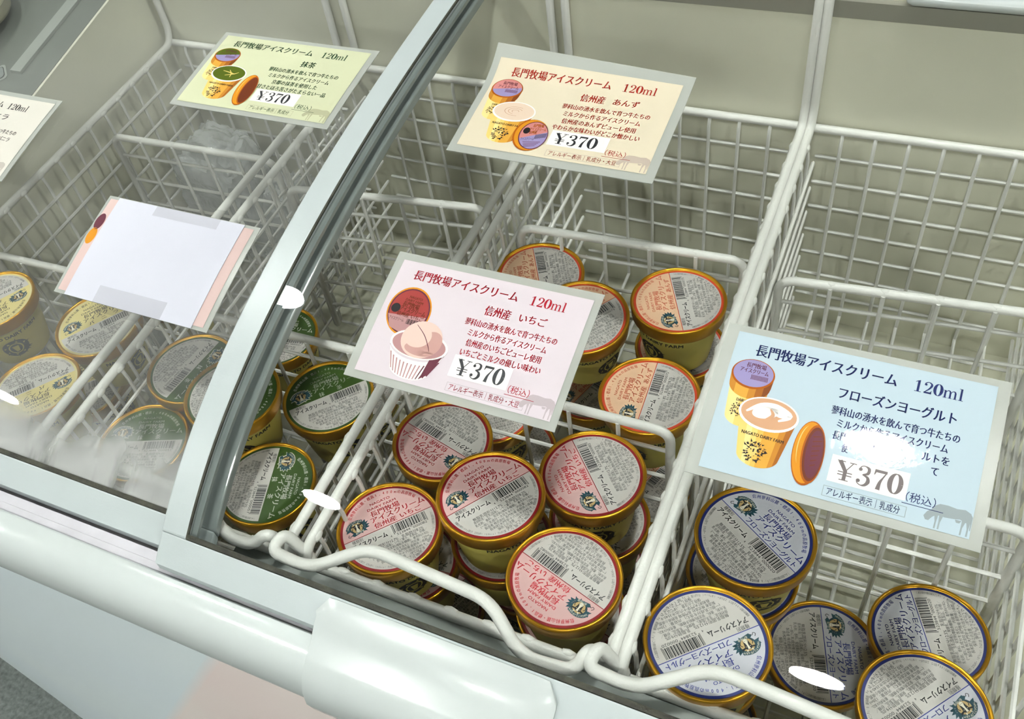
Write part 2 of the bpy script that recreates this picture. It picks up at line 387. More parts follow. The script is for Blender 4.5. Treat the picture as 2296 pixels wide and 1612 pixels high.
bm = bmesh.new(); extrude_profile(bm, [(-0.009, -0.0215), (-0.009, -0.0175), (-0.003, -0.0150), (0.0165, -0.0150), (0.0180, -0.018), (0.0180, -0.03), (0.0145, -0.03), (0.0145, -0.0215)], -0.27, FX1); fix(bm)
part('inner_ledge', bm, GREY, smooth=False)
# liner: walls and floor of the cold well
LX0, LX1, LY0, LY1, LZ = -0.700, 0.50, 0.0145, 0.535, -0.245
bm = bmesh.new()
box(bm, (LX0 - 0.02, LY0 - 0.002, LZ - 0.02), (LX1 + 0.02, LY1 + 0.03, LZ))
box(bm, (LX0, LY0 - 0.012, LZ), (LX1, LY0, -0.027))
box(bm, (LX0 - 0.02, LY1, LZ), (LX1 + 0.02, LY1 + 0.03, 0.1010))
box(bm, (LX1, LY0, LZ), (LX1 + 0.02, LY1, 0.10))
for (ya, za, yb, zb) in ((-0.0, 0.004, LY1, 0.0875),):
    v = [bm.verts.new(p) for p in ((LX0, ya, LZ), (LX0, yb, LZ), (LX0, yb, zb), (LX0, ya, za), (LX0 - 0.003, ya, LZ), (LX0 - 0.003, yb, LZ), (LX0 - 0.003, yb, zb), (LX0 - 0.003, ya, za))]
    for f in ((0, 1, 2, 3), (4, 7, 6, 5), (3, 2, 6, 7), (0, 3, 7, 4), (1, 5, 6, 2)): bm.faces.new([v[i] for i in f])
fix(bm); part('liner', bm, LINER, smooth=False)
# back frame above the liner, and its bright round trim
bm = bmesh.new(); box(bm, (FX0, 0.5345, 0.1012), (FX1, 0.60, 0.1155)); part('back_frame', bm, mat('back_frame_grey', srgb(156, 154, 142), 0.45), smooth=False)
bm = bmesh.new(); tube(bm, [(0.062, 0.536, 0.1215), (FX1, 0.536, 0.1215)], 0.0055, 14, round_end=True); part('back_trim_rail', bm, WHITE)
bm = bmesh.new(); box(bm, (FX0, 0.541, 0.1155), (0.06, 0.60, 0.122)); part('back_cover', bm, LINER, smooth=False)
# left end: dark end panel with a paler strip along it
bm = bmesh.new()
def sl(y): return 0.0585 + (y - 0.3455) * 0.152
v = []
for x, dz in ((LX0 - 0.0032, 0.0), (LX0 - 0.27, -0.002), (LX0 - 0.29, -0.03), (LX0 - 0.29, -0.5), (LX0 - 0.0032, -0.5)):
    v.append((bm.verts.new((x, 0.0, sl(0.0) + dz)), bm.verts.new((x, 0.60, sl(0.60) + dz))))
for a, b_ in zip(v, v[1:] + v[:1]): bm.faces.new((a[0], b_[0], b_[1], a[1]))
bm.faces.new([q[0] for q in v]); bm.faces.new([q[1] for q in reversed(v)])
fix(bm); part('end_panel', bm, DGREY, smooth=False)
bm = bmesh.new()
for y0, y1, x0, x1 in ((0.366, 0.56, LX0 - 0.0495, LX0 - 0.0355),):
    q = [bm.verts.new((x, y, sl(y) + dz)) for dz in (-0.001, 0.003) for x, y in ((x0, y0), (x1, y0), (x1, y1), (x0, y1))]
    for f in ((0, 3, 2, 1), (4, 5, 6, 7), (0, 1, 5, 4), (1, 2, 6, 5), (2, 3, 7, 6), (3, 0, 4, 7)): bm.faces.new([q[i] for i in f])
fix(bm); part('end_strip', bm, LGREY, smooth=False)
ES = Print()
for k_, m_ in ((0.0150, 0), (0.0118, 1), (0.0108, 2)):
    ES.poly([((k_ - 0.004) * sx_ + 0.004 * ox_, (k_ - 0.004) * sy_ + 0.004 * oy_) for sx_, sy_, angs in ((1, 0, (-40, 0, 40)), (0, 1, (50, 90, 130)), (-1, 0, (140, 180, 220)), (0, -1, (230, 270, 310))) for a_ in angs for ox_, oy_ in ((math.cos(math.radians(a_)), math.sin(math.radians(a_))),)], m_, 3 * m_ + 1)
SMATS = [LGREY, mat('sticker_outline', srgb(40, 44, 44), 0.5), mat('sticker_grey', srgb(140, 146, 144), 0.5)]
bm = ES.build(SMATS, 1.0, 0.00012, fn=lambda x, y, z: Vector((-0.7655 + x, 0.3590 + y, sl(0.3590 + y) + 0.0002 + z)))
part('end_sticker', bm, SMATS, smooth=False)
# cabinet body and the printed front sheet (it bows towards the middle)
bm = bmesh.new(); box(bm, (LX0 - 0.18, 0.03, -ZR + 0.01), (FX1, 0.60, LZ - 0.03)); box(bm, (LX0 - 0.18, LY1 + 0.035, LZ - 0.03), (FX1, 0.60, 0.10)); part('cabinet_body', bm, FRAMEW, smooth=False)
BAN = bpy.data.materials.new('printed_front_sheet'); BAN.use_nodes = True
nt = BAN.node_tree; pb = nt.nodes['Principled BSDF']; pb.inputs['Roughness'].default_value = 0.45
tc = nt.nodes.new('ShaderNodeTexCoord'); sx = nt.nodes.new('ShaderNodeSeparateXYZ'); nt.links.new(tc.outputs['Object'], sx.inputs[0])
m1 = nt.nodes.new('ShaderNodeMath'); m1.operation = 'MULTIPLY_ADD'; m1.inputs[1].default_value = -0.60; nt.links.new(sx.outputs['Z'], m1.inputs[0]); nt.links.new(sx.outputs['X'], m1.inputs[2])
rp = nt.nodes.new('ShaderNodeMapRange'); rp.inputs['From Min'].default_value = -0.236; rp.inputs['From Max'].default_value = -0.222; nt.links.new(m1.outputs[0], rp.inputs['Value'])
nz = nt.nodes.new('ShaderNodeTexNoise'); nz.inputs['Scale'].default_value = 5; nt.links.new(tc.outputs['Object'], nz.inputs['Vector'])
ca = nt.nodes.new('ShaderNodeMix'); ca.data_type = 'RGBA'; ca.inputs['A'].default_value = (*srgb(238, 248, 247), 1); ca.inputs['B'].default_value = (*srgb(230, 242, 250), 1); nt.links.new(nz.outputs['Fac'], ca.inputs['Factor'])
cb = nt.nodes.new('ShaderNodeMix'); cb.data_type = 'RGBA'; cb.inputs['A'].default_value = (*srgb(252, 226, 222), 1); cb.inputs['B'].default_value = (*srgb(252, 246, 238), 1); nt.links.new(nz.outputs['Fac'], cb.inputs['Factor'])
cm = nt.nodes.new('ShaderNodeMix'); cm.data_type = 'RGBA'; nt.links.new(rp.outputs[0], cm.inputs['Factor']); nt.links.new(ca.outputs['Result'], cm.inputs['A']); nt.links.new(cb.outputs['Result'], cm.inputs['B'])
nt.links.new(cm.outputs['Result'], pb.inputs['Base Color'])
bm = bmesh.new(); NX, NZ = 30, 10; gr = []
for back in (0.0, 0.004):
    gg = []
    for i in range(NX + 1):
        x = -1.12 + (0.75 + 1.12) * i / NX; col = []
        for j in range(NZ + 1):
            t = j / NZ
            yb = -0.0084 - 0.143 * (x + 1.009) + 0.05 * max(0, x + 0.75) ** 1.6
            col.append(bm.verts.new((x, (-0.042) * (1 - t) + yb * t + back, -0.06 + (-ZR + 0.0605) * t)))
        gg.append(col)
    gr.append(gg)
for s_, gg in enumerate(gr):
    for i in range(NX):
        for j in range(NZ):
            f = (gg[i][j], gg[i + 1][j], gg[i + 1][j + 1], gg[i][j + 1]); bm.faces.new(f if s_ == 0 else f[::-1])
fix(bm); part('front_sheet', bm, BAN)

# ------------------------------------------------------------------ the two curved sliding glass lids
def glass_mat(name, frost):
    m = bpy.data.materials.new(name); m.use_nodes = True; nt = m.node_tree; nt.nodes.remove(nt.nodes['Principled BSDF'])
    out = nt.nodes['Material Output']; L = nt.links.new
    tr = nt.nodes.new('ShaderNodeBsdfTransparent'); tr.inputs[0].default_value = (0.975, 0.985, 0.978, 1)
    gl = nt.nodes.new('ShaderNodeBsdfGlossy'); gl.inputs['Roughness'].default_value = 0.012
    fr = nt.nodes.new('ShaderNodeFresnel'); 
    ge = nt.nodes.new('ShaderNodeNewGeometry'); io = nt.nodes.new('ShaderNodeMapRange'); io.inputs['To Min'].default_value = 1.5; io.inputs['To Max'].default_value = 1 / 1.5
    L(ge.outputs['Backfacing'], io.inputs['Value']); L(io.outputs[0], fr.inputs['IOR'])
    mx = nt.nodes.new('ShaderNodeMixShader'); L(fr.outputs[0], mx.inputs[0]); L(tr.outputs[0], mx.inputs[1]); L(gl.outputs[0], mx.inputs[2])
    df = nt.nodes.new('ShaderNodeBsdfDiffuse'); df.inputs[0].default_value = (0.58, 0.59, 0.575, 1)
    uv = nt.nodes.new('ShaderNodeUVMap'); sp = nt.nodes.new('ShaderNodeSeparateXYZ'); L(uv.outputs[0], sp.inputs[0])
    n1 = nt.nodes.new('ShaderNodeTexNoise'); n1.inputs['Scale'].default_value = 11; n1.inputs['Detail'].default_value = 3; L(uv.outputs[0], n1.inputs['Vector'])
    mm = nt.nodes.new('ShaderNodeMath'); mm.operation = 'MULTIPLY_ADD'; mm.inputs[1].default_value = 0.085; L(n1.outputs['Fac'], mm.inputs[0])
    L(sp.outputs['Y'], mm.inputs[2])
    r1 = nt.nodes.new('ShaderNodeMapRange'); r1.interpolation_type = 'SMOOTHSTEP'
    r1.inputs['From Min'].default_value = 0.100; r1.inputs['From Max'].default_value = 0.034
    r1.inputs['To Min'].default_value = 0.0; r1.inputs['To Max'].default_value = frost; L(mm.outputs[0], r1.inputs['Value'])
    # clear wiped patches in the frost
    mp = nt.nodes.new('ShaderNodeMapping'); mp.inputs['Scale'].default_value = (26, 10, 1); L(uv.outputs[0], mp.inputs[0])
    n2 = nt.nodes.new('ShaderNodeTexNoise'); n2.inputs['Scale'].default_value = 1; n2.inputs['Detail'].default_value = 4; L(mp.outputs[0], n2.inputs['Vector'])
    r2 = nt.nodes.new('ShaderNodeMapRange'); r2.interpolation_type = 'SMOOTHSTEP'; r2.inputs['From Min'].default_value = 0.50; r2.inputs['From Max'].default_value = 0.68; r2.inputs['To Min'].default_value = 1; r2.inputs['To Max'].default_value = 0.1; L(n2.outputs['Fac'], r2.inputs['Value'])
    r3 = nt.nodes.new('ShaderNodeMapRange'); r3.inputs['From Min'].default_value = 0.25; r3.inputs['From Max'].default_value = 0.75; r3.inputs['To Min'].default_value = 0.0; r3.inputs['To Max'].default_value = 0.11 if frost > 0.3 else 0.0
    n3 = nt.nodes.new('ShaderNodeTexNoise'); n3.inputs['Scale'].default_value = 5; L(uv.outputs[0], n3.inputs['Vector']); L(n3.outputs['Fac'], r3.inputs['Value'])
    mu = nt.nodes.new('ShaderNodeMath'); mu.operation = 'MULTIPLY'; L(r1.outputs[0], mu.inputs[0]); L(r2.outputs[0], mu.inputs[1])
    ad = nt.nodes.new('ShaderNodeMath'); ad.operation = 'MAXIMUM'; L(mu.outputs[0], ad.inputs[0]); L(r3.outputs[0], ad.inputs[1])
    m2 = nt.nodes.new('ShaderNodeMixShader'); L(ad.outputs[0], m2.inputs[0]); L(mx.outputs[0], m2.inputs[1]); L(df.outputs[0], m2.inputs[2])
    L(m2.outputs[0], out.inputs[0]); return m
GLASS_R = glass_mat('clear_lid_glass', 0.0); GLASS_L = glass_mat('frosty_lid_glass', 0.66)
def sweep(bm, x0, x1, y0, y1, lo, hi, dy, dz, n=48, nx=1, uv=False):
    cols = []
    for i in range(n + 1):
        y = y0 + (y1 - y0) * i / n; z = G(y) + dz
        xs = [x0 + (x1 - x0) * k / nx for k in range(nx + 1)]
        cols.append(([bm.verts.new((x, y + dy, z + lo)) for x in xs], [bm.verts.new((x, y + dy, z + hi)) for x in xs]))
    for (a0, a1), (b0, b1) in zip(cols, cols[1:]):
        for k in range(nx):
            bm.faces.new((a1[k], a1[k + 1], b1[k + 1], b1[k])); bm.faces.new((a0[k + 1], a0[k], b0[k], b0[k + 1]))
        bm.faces.new((a0[0], a1[0], b1[0], b0[0])); bm.faces.new((a1[-1], a0[-1], b0[-1], b1[-1]))
    for (a0, a1), rev in ((cols[0], 1), (cols[-1], 0)):
        for k in range(nx):
            f = (a0[k], a0[k + 1], a1[k + 1], a1[k]); bm.faces.new(f if rev else f[::-1])
    if uv:
        ul = bm.loops.layers.uv.new('UVMap')
        for f in bm.faces:
            for l in f.loops: l[ul].uv = (l.vert.co.x, l.vert.co.y - dy)
def glass_lid(name, label, x0, x1, dy, dz, gm, bars, yend=0.522):
    r = empty(name, label, 'glass lid', ((x0 + x1) / 2, dy - 0.02, ZR + dz))
    off = Vector((-(x0 + x1) / 2, -dy + 0.02, -dz))
    fw = 0.0205
    bm = bmesh.new(); sweep(bm, x0 + fw - 0.002, x1 - fw + 0.002, -0.008, yend, -0.002, 0.002, dy, dz, 72, uv=True); finish(bm, 'glass_pane', gm, r, True, off)
    bm = bmesh.new(); sweep(bm, x0, x1, -0.0235, -0.0060, -0.0055, 0.003, dy, dz, 6); o = finish(bm, 'front_rail', FRAMEW, r, False, off)
    bv = o.modifiers.new('bevel', 'BEVEL'); bv.width = 0.0015; bv.segments = 2; bv.limit_method = 'ANGLE'; bv.angle_limit = math.radians(50)
    for bx0, bx1, bmat, hi in bars:
        bm = bmesh.new(); sweep(bm, bx0, bx1, -0.0060, yend, -0.0055, hi, dy, dz, 60); o = finish(bm, 'side_bar', bmat, r, False, off)
        bv = o.modifiers.new('bevel', 'BEVEL'); bv.width = 0.0012; bv.segments = 2; bv.limit_method = 'ANGLE'; bv.angle_limit = math.radians(50)
    g = bmesh.new()
    sweep(g, x0 + fw, x1 - fw, -0.0060, -0.0033, -0.004, 0.0034, dy, dz, 3)
    if bars[0][2] is FRAMEW: sweep(g, x0 + fw, x0 + fw + 0.0016, -0.0033, yend, 0.0018, 0.0034, dy, dz, 60)
    finish(g, 'gasket', GASKET, r, False, off)
    if bars[0][2] is FRAMEW:
        g = bmesh.new(); sweep(g, x0 + fw - 0.004, x0 + fw + 0.0050, -0.0033, yend, -0.0058, -0.0024, dy, dz, 60); finish(g, 'glass_edge_seal', SEAL, r, False, off)
    return r, off
lidR, offR = glass_lid('sliding_glass_lid', 'right curved glass lid with white frame, slid over the other lid', -0.304, 0.66, 0.0, 0.0, GLASS_R, [(-0.304, -0.2835, FRAMEW, 0.003), (0.6395, 0.66, FRAMEW, 0.003)])
lidL, offL = glass_lid('sliding_glass_lid', 'left curved glass lid with frost and drips along its lower edge', -1.05, -0.2775, 0.017, -0.0155, GLASS_L, [(-0.298, -0.2775, SEAL, 0.003), (-1.05, -1.03, SEAL, 0.003)])
# moulded handle of the right lid
hp = [(-0.0085, 0.0215), (-0.0150, 0.0170), (-0.0235, 0.0095), (-0.0300, 0.0035), (-0.0400, -0.0030), (-0.0500, -0.0110), (-0.0560, -0.0230), (-0.0580, -0.0370), (-0.0560, -0.0500), (-0.0520, -0.0570)]
hq = [(y + 0.0018, z - 0.0028) for y, z in hp]
bm = bmesh.new(); NXH = 24
rings = []
for i in range(NXH + 1):
    x = -0.177 + 0.157 * i / NXH
    e = min(x + 0.177, -0.020 - x); k = max(0.0, 1 - e / 0.009); cut = 0.009 * (1 - math.sqrt(max(0, 1 - k * k)))
    P = []
    for lst in (hp, hq):
        L0 = [(y - (cut if y > -0.0235 else 0) * (1 if y > -0.012 else 0.45), z - (cut * 0.55 if y > -0.0235 else 0)) for y, z in lst]
        P.append(L0)
    ring = P[0] + P[1][::-1]
    rings.append([bm.verts.new((x, y, z)) for y, z in ring])
n_ = len(rings[0])
for A, B in zip(rings, rings[1:]):
    for i in range(n_): bm.faces.new((A[i], B[i], B[(i + 1) % n_], A[(i + 1) % n_]))
for Rg, rv in ((rings[0], 0), (rings[-1], 1)):
    h = len(hp)
    for i in range(h - 1):
        f = (Rg[i], Rg[i + 1], Rg[n_ - 2 - i], Rg[n_ - 1 - i]); bm.faces.new(f)
fix(bm)
o = finish(bm, 'handle', WHITE, lidR, True, offR)
bv = o.modifiers.new('bevel', 'BEVEL'); bv.width = 0.0014; bv.segments = 3; bv.limit_method = 'ANGLE'; bv.angle_limit = math.radians(50)

# ------------------------------------------------------------------ wire baskets and their loose dividers
RR, GR = 0.0037, 0.00165
def basket(xl, xr, label, low=False):
    r = empty('wire_basket', label, 'basket', ((xl + xr) / 2, 0.27, ZR - 0.222), group='white wire baskets in the freezer')
    off = Vector((-(xl + xr) / 2, -0.27, 0.222))
    FLOOR = -0.220
    ys = [0.035 + 0.0258 * k for k in range(19)]
    for x, s in ((xl, 1), (xr, -1)):
        bm = bmesh.new()
        tube(bm, fillet([(x, 0.018, -0.016), (x, 0.024, 0.0), (x, 0.523, 0.0), (x, 0.5298, 0.016), (x, 0.5300, 0.133)], 0.012), RR, 12, round_end=True)
        for y in ys: ball(bm, (x + s * 0.0020, y, -0.0006), 0.0034, 8, 6, 0.95, 1.7, 0.9)
        finish(bm, 'side_rail', WIRE, r, True, off)
        bm = bmesh.new()
        for y in ys: tube(bm, [(x + s * 0.0030, y, 0.0005), (x + s * 0.0045, y, -0.012), (x + s * 0.0045, y, FLOOR)], GR, 6)
        for k in range(1, 8): tube(bm, [(x + s * 0.0072, 0.020, -0.0285 * k), (x + s * 0.0072, 0.516, -0.0285 * k)], GR, 6, round_end=True)
        finish(bm, 'side_grid', WIRE, r, True, off)
    bm = bmesh.new(); tube(bm, [(xl, 0.527, 0.0), (xr, 0.527, 0.0)], RR, 12); finish(bm, 'back_rail', WIRE, r, True, off)
    bm = bmesh.new()
    n = int((xr - xl - 0.012) / 0.0262)
    x0 = (xl + xr) / 2 - 0.0262 * (n - 1) / 2 if n % 2 else (xl + xr) / 2 - 0.0262 * (n - 1) / 2
    for k in range(n): tube(bm, fillet([(x0 + 0.0262 * k, 0.5262, 0.0), (x0 + 0.0262 * k, 0.5225, -0.008), (x0 + 0.0262 * k, 0.5225, FLOOR)], 0.004, 3), GR, 6)
    for k in range(1, 8): tube(bm, [(xl + 0.008, 0.5258, -0.0285 * k), (xr - 0.008, 0.5258, -0.0285 * k)], GR, 6, round_end=True)
    finish(bm, 'back_grid', WIRE, r, True, off)
    bm = bmesh.new()
    for k in range(n): tube(bm, [(x0 + 0.0262 * k, 0.024, -0.016), (x0 + 0.0262 * k, 0.0255, FLOOR)], GR, 6)
    for k in range(1, 8): tube(bm, [(xl + 0.008, 0.0268, -0.0285 * k), (xr - 0.008, 0.0268, -0.0285 * k)], GR, 6)
    finish(bm, 'front_grid', WIRE, r, True, off)
    bm = bmesh.new()
    for k in range(n): tube(bm, [(x0 + 0.0262 * k, 0.0255, FLOOR), (x0 + 0.0262 * k, 0.5225, FLOOR)], GR, 6)
    for y in ys: tube(bm, [(xl + 0.0045, y, FLOOR - 0.003), (xr - 0.0045, y, FLOOR - 0.003)], GR, 6)
    finish(bm, 'floor_grid', WIRE, r, True, off)
    bm = bmesh.new(); tube(bm, [(xl + 0.004, 0.0205, -0.014), (xr - 0.010, 0.0205, -0.014)], RR * 1.05, 12, round_end=True)
    for k in range(n): ball(bm, (x0 + 0.0262 * k, 0.0220, -0.0128), 0.0036, 8, 6, 1.7, 0.95, 0.9)
    finish(bm, 'front_rail', WIRE, r, True, off)
    bm = bmesh.new()
    hpth = [(xl + 0.001, 0.0225, -0.010), (xl - 0.0135, 0.0245, 0.012), (xl - 0.0165, 0.0105, 0.010), (xl + 0.012, 0.0100, 0.005), (xl + 0.050, 0.0300, 0.021),
            (xr - 0.074, 0.0240, 0.021), (xr - 0.048, 0.0045, 0.005), (xr - 0.016, 0.0070, 0.005), (xr - 0.0110, 0.0215, 0.012), (xr - 0.0040, 0.0240, -0.010)]
    if low:
        hpth = [(xl + 0.001, 0.0225, -0.010), (xl - 0.006, 0.0245, -0.003), (xl - 0.008, 0.0165, -0.009), (xl + 0.012, 0.0165, -0.009), (xl + 0.050, 0.0330, 0.003),
                (xr - 0.074, 0.0310, 0.003), (xr - 0.050, 0.0160, -0.009), (xr - 0.026, 0.0150, -0.006), (xr - 0.0130, 0.0215, 0.010), (xr - 0.0040, 0.0240, -0.010)]
    tube(bm, fillet(hpth, 0.012, 7), 0.0041, 14, round_end=True)
    finish(bm, 'front_handle', WIRE, r, True, off)
    return r
basket(-0.6883, -0.4657, 'leftmost white wire basket, holding pale yellow tubs behind the frosty glass', True)
basket(-0.4453, -0.2274, 'white wire basket with dark green lidded tubs, second from the left', True)
basket(-0.2134, -0.0035, 'white wire basket with red-rimmed and apricot tubs under the pink card')
basket(0.0035, 0.2135, 'rightmost white wire basket with blue-rimmed tubs, mostly empty at the back')

def divider(xa, ya, xb, yb, zt, label, roundr=True):
    r = empty('basket_divider', label, 'divider', ((xa + xb) / 2, (ya + yb) / 2, ZR - 0.2155), group='white wire dividers hung in the baskets')
    off = Vector((-(xa + xb) / 2, -(ya + yb) / 2, 0.2155))
    bm = bmesh.new()
    tube(bm, fillet([(xa, ya, -0.208), (xa, ya, zt), (xb, yb, zt), (xb, yb, -0.208)], 0.013), 0.0036, 12, round_end=True)
    L = math.hypot(xb - xa, yb - ya); n = int(round(L / 0.037))
    for k in range(1, n):
        t = k / n; ball(bm, (xa + (xb - xa) * t, ya + (yb - ya) * t, zt + 0.0012), 0.0034, 8, 5, 1.5, 0.9, 0.9)
    finish(bm, 'frame_rod', WIRE, r, True, off)
    bm = bmesh.new()
    for k in range(1, n):
        t = k / n; x, y = xa + (xb - xa) * t, ya + (yb - ya) * t
        tube(bm, [(x, y - 0.003, zt), (x, y - 0.0035, -0.206)], GR * 1.05, 6)
    z = zt - 0.024
    while z > -0.2:
        tube(bm, [(xa, ya, z), (xb, yb, z)], GR, 6); z -= 0.034
    finish(bm, 'wire_grid', WIRE, r, True, off)
    return r
divider(-0.6765, 0.386, -0.4755, 0.3925, -0.021, 'white wire divider across the leftmost basket in front of the crumpled plastic bags')
divider(-0.677, 0.199, -0.4755, 0.2045, -0.016, 'white wire divider behind the pale yellow tubs in the leftmost basket')
divider(-0.4340, 0.3555, -0.2400, 0.3770, -0.016, 'white wire divider at the back of the green-lidded basket, crossing under the lid frame')
divider(-0.4350, 0.1930, -0.2385, 0.1965, -0.015, 'white wire divider right behind the green-lidded tubs')
divider(-0.2000, 0.3625, -0.0125, 0.3715, -0.015, 'white wire divider behind the apricot tubs in the middle basket')
divider(-0.2020, 0.1925, -0.0190, 0.1945, -0.011, 'white wire divider between the red-rimmed and the apricot tubs')
divider(0.0170, 0.3600, 0.2020, 0.3745, -0.015, 'white wire divider across the empty back of the rightmost basket')
divider(0.0170, 0.1900, 0.2030, 0.1925, -0.015, 'white wire divider mostly under the blue card, behind the blue-rimmed tubs')

# ------------------------------------------------------------------ ice cream tubs
FL = {  # ring, tint, ink, name texts, barcode, figures
 'P': dict(ring=srgb(140, 10, 22), tint=srgb(222, 180, 178), ink=srgb(200, 22, 42), code='4523844000082', a='12.7', b='8.2', raw='いちご果汁、乳製品、砂糖／', nut=('164kcal', '4.3g', '8.2g', '18.2g', '0.12g')),
 'A': dict(ring=srgb(206, 72, 40), tint=srgb(236, 194, 160), ink=srgb(204, 92, 64), code='4523844000075', a='11.8', b='8.2', raw='あんず果汁、乳製品、砂糖／', nut=('166kcal', '4.2g', '8.2g', '18.8g', '0.12g')),
 'G': dict(ring=srgb(52, 80, 26), tint=srgb(54, 82, 24), ink=srgb(226, 226, 216), code='4523844000051', a='14.0', b='9.0', raw='乳製品、砂糖、抹茶／', nut=('208kcal', '5.1g', '9.1g', '19.4g', '0.12g')),
 'V': dict(ring=srgb(222, 208, 150), tint=srgb(226, 208, 138), ink=srgb(58, 48, 44), code='4523844', a='14.0', b='9.0', raw='乳製品、砂糖／', nut=('208kcal', '5.1g', '9.1g', '19.4g', '0.12g')),
 'Y': dict(ring=srgb(30, 42, 112), tint=srgb(206, 206, 216), ink=srgb(44, 58, 150), code='4523844000020', a='12.5', b='9.0', raw='発酵乳、乳製品、砂糖／', nut=('187kcal', '5.3g', '9.8g', '19.4g', '0.1g')),
}
EMT = mat('emblem_teal_ink', srgb(30, 78, 92), 0.5); EMTAN = mat('emblem_tan_ink', srgb(196, 166, 110), 0.5); EMCR = mat('emblem_cream_ink', srgb(232, 226, 206), 0.5)
LR = 0.0324
def lid_label(k):
    d = FL[k]
    mats = [PAPER, mat('label_tint_' + k, d['tint'], 0.42, bump=0.03, bscale=900), mat('label_ring_' + k, d['ring'], 0.4), mat('label_ink_' + k, d['ink'], 0.45), INK, EMT, EMTAN, EMCR]
    p = Print(); V0 = 0.06
    p.ell(0, 0, 1.055, 1.055, 2, 0, n=96)
    p.ell(0, 0, 1.0, 1.0, 0, 1, n=96)
    a0 = math.asin(V0); P = [(math.cos(a0 + (PI - 2 * a0) * i / 60), math.sin(a0 + (PI - 2 * a0) * i / 60)) for i in range(61)]
    p.poly(P, 1, 2)
    if k not in 'GV': p.rect(-0.997, V0 - 0.008, 0.997, V0 + 0.008, 2 if k != 'Y' else 3, 3)
    I = 3
    p.arc('信州蓼科山麓・標高1,400mの高原牧場', 0.915, 141, 31, 0.085, I, 3, serif=True)
    p.text('NAGATO', 0.05, 0.735, 0.46, 0.080, I, 3, fat=0.012); p.text('DAIRY FARM', 0.05, 0.622, 0.66, 0.080, I, 3, fat=0.012)
    p.text('長門牧場', 0.08, 0.485, 0.66, 0.138, I, 3, serif=True, fat=0)
    p.text('アイスクリーム', 0.32, 0.330, 1.22, 0.150, I, 3, serif=True, grow=0.18)
    if k == 'P': p.text('信州産', -0.02, 0.165, 0.50, 0.125, I, 3, serif=True); p.text('いちご', 0.56, 0.165, 0.48, 0.13, I, 3, serif=True)
    if k == 'A': p.text('信州産', -0.02, 0.165, 0.50, 0.125, I, 3, serif=True); p.text('あんず', 0.56, 0.165, 0.46, 0.13, I, 3, serif=True)
    if k == 'G': p.text('抹', -0.12, 0.155, 0.13, 0.13, I, 3, serif=True); p.text('茶', 0.34, 0.165, 0.13, 0.13, I, 3, serif=True)
    if k == 'V':
        for i, ch in enumerate('バニラ'): p.text(ch, -0.12 + 0.34 * i, 0.16, 0.13, 0.13, I, 3, serif=True)
    if k == 'Y': p.text('フローズンヨーグルト', 0.26, 0.155, 1.28, 0.125, I, 3, serif=True)
    emblem(p, -0.62, 0.32, 0.46, 5, 6, 7, 4, 3, halo=7 if k == 'G' else None)
    # lower half
    p.text('種類別', -0.72, -0.005, 0.24, 0.085, 4, 2)
    p.text('アイスクリーム', -0.48, -0.125, 0.78, 0.125, 4, 2, fat=0.022)
    bits = ean(d['code'] if len(d['code']) == 13 else '4523844000000'); x0, x1 = 0.04, 0.82; dx = (x1 - x0) / len(bits)
    i = 0
    while i < len(bits):
        if bits[i] == '1':
            j = i
            while j < len(bits) and bits[j] == '1': j += 1
            p.rect(x0 + dx * i, -0.185 if not (i < 3 or i > 91 or 44 < i < 50) else -0.215, x0 + dx * j, 0.03, 4, 2); i = j
        else: i += 1
    p.text(d['code'][0], -0.03, -0.225, 0.03, 0.06, 4, 2); p.text(d['code'][1:7], 0.245, -0.232, 0.30, 0.075, 4, 2)
    if len(d['code']) == 13: p.text(d['code'][7:], 0.62, -0.232, 0.32, 0.075, 4, 2)
    lines = ['無脂乳固形分%s%%　乳脂肪分%s%%' % (d['a'], d['b']), '原材料名：生乳(国産)、' + d['raw'], '乳化剤、香料、安定剤(増粘多糖類)、着色料(V.B2)、', '(一部に乳成分・大豆を含む)　内容量：120ml' if k in 'PA' else '(一部に乳成分を含む)　内容量：120ml',
             '製造者 株式会社 長門牧場 長野県小県郡', '長和町大門字十六出水3540-9', '保存上の注意　-18℃以下で', '保存して下さい。']
    for i, (t, u, wd, h) in enumerate(zip(lines, (0.02, 0.04, 0.04, 0.06, 0.06, 0.05, 0.10, 0.10), (1.26, 1.34, 1.36, 1.26, 1.14, 0.98, 0.80, 0.50), (0.078, 0.066, 0.064, 0.064, 0.066, 0.066, 0.072, 0.072))):
        p.text(t, u, -0.335 - 0.079 * i + (0.0 if i < 1 else 0.004), wd, h, 4, 2)
    p.arc('栄養成分表示100g当たり　エネルギー %s たんぱく質 %s 脂質 %s 炭水化物 %s 食塩相当量 %s（この表示値は目安です）' % d['nut'], 0.945, 190, 358, 0.055, 4, 2, bottom=True, wf=0.62)
    bm = p.build(mats, LR, 0.00003)
    me = bpy.data.meshes.new('label'); bm.to_mesh(me); bm.free()
    for m in mats: me.materials.append(m)
    return me
LABELS = {k: lid_label(k) for k in FL}
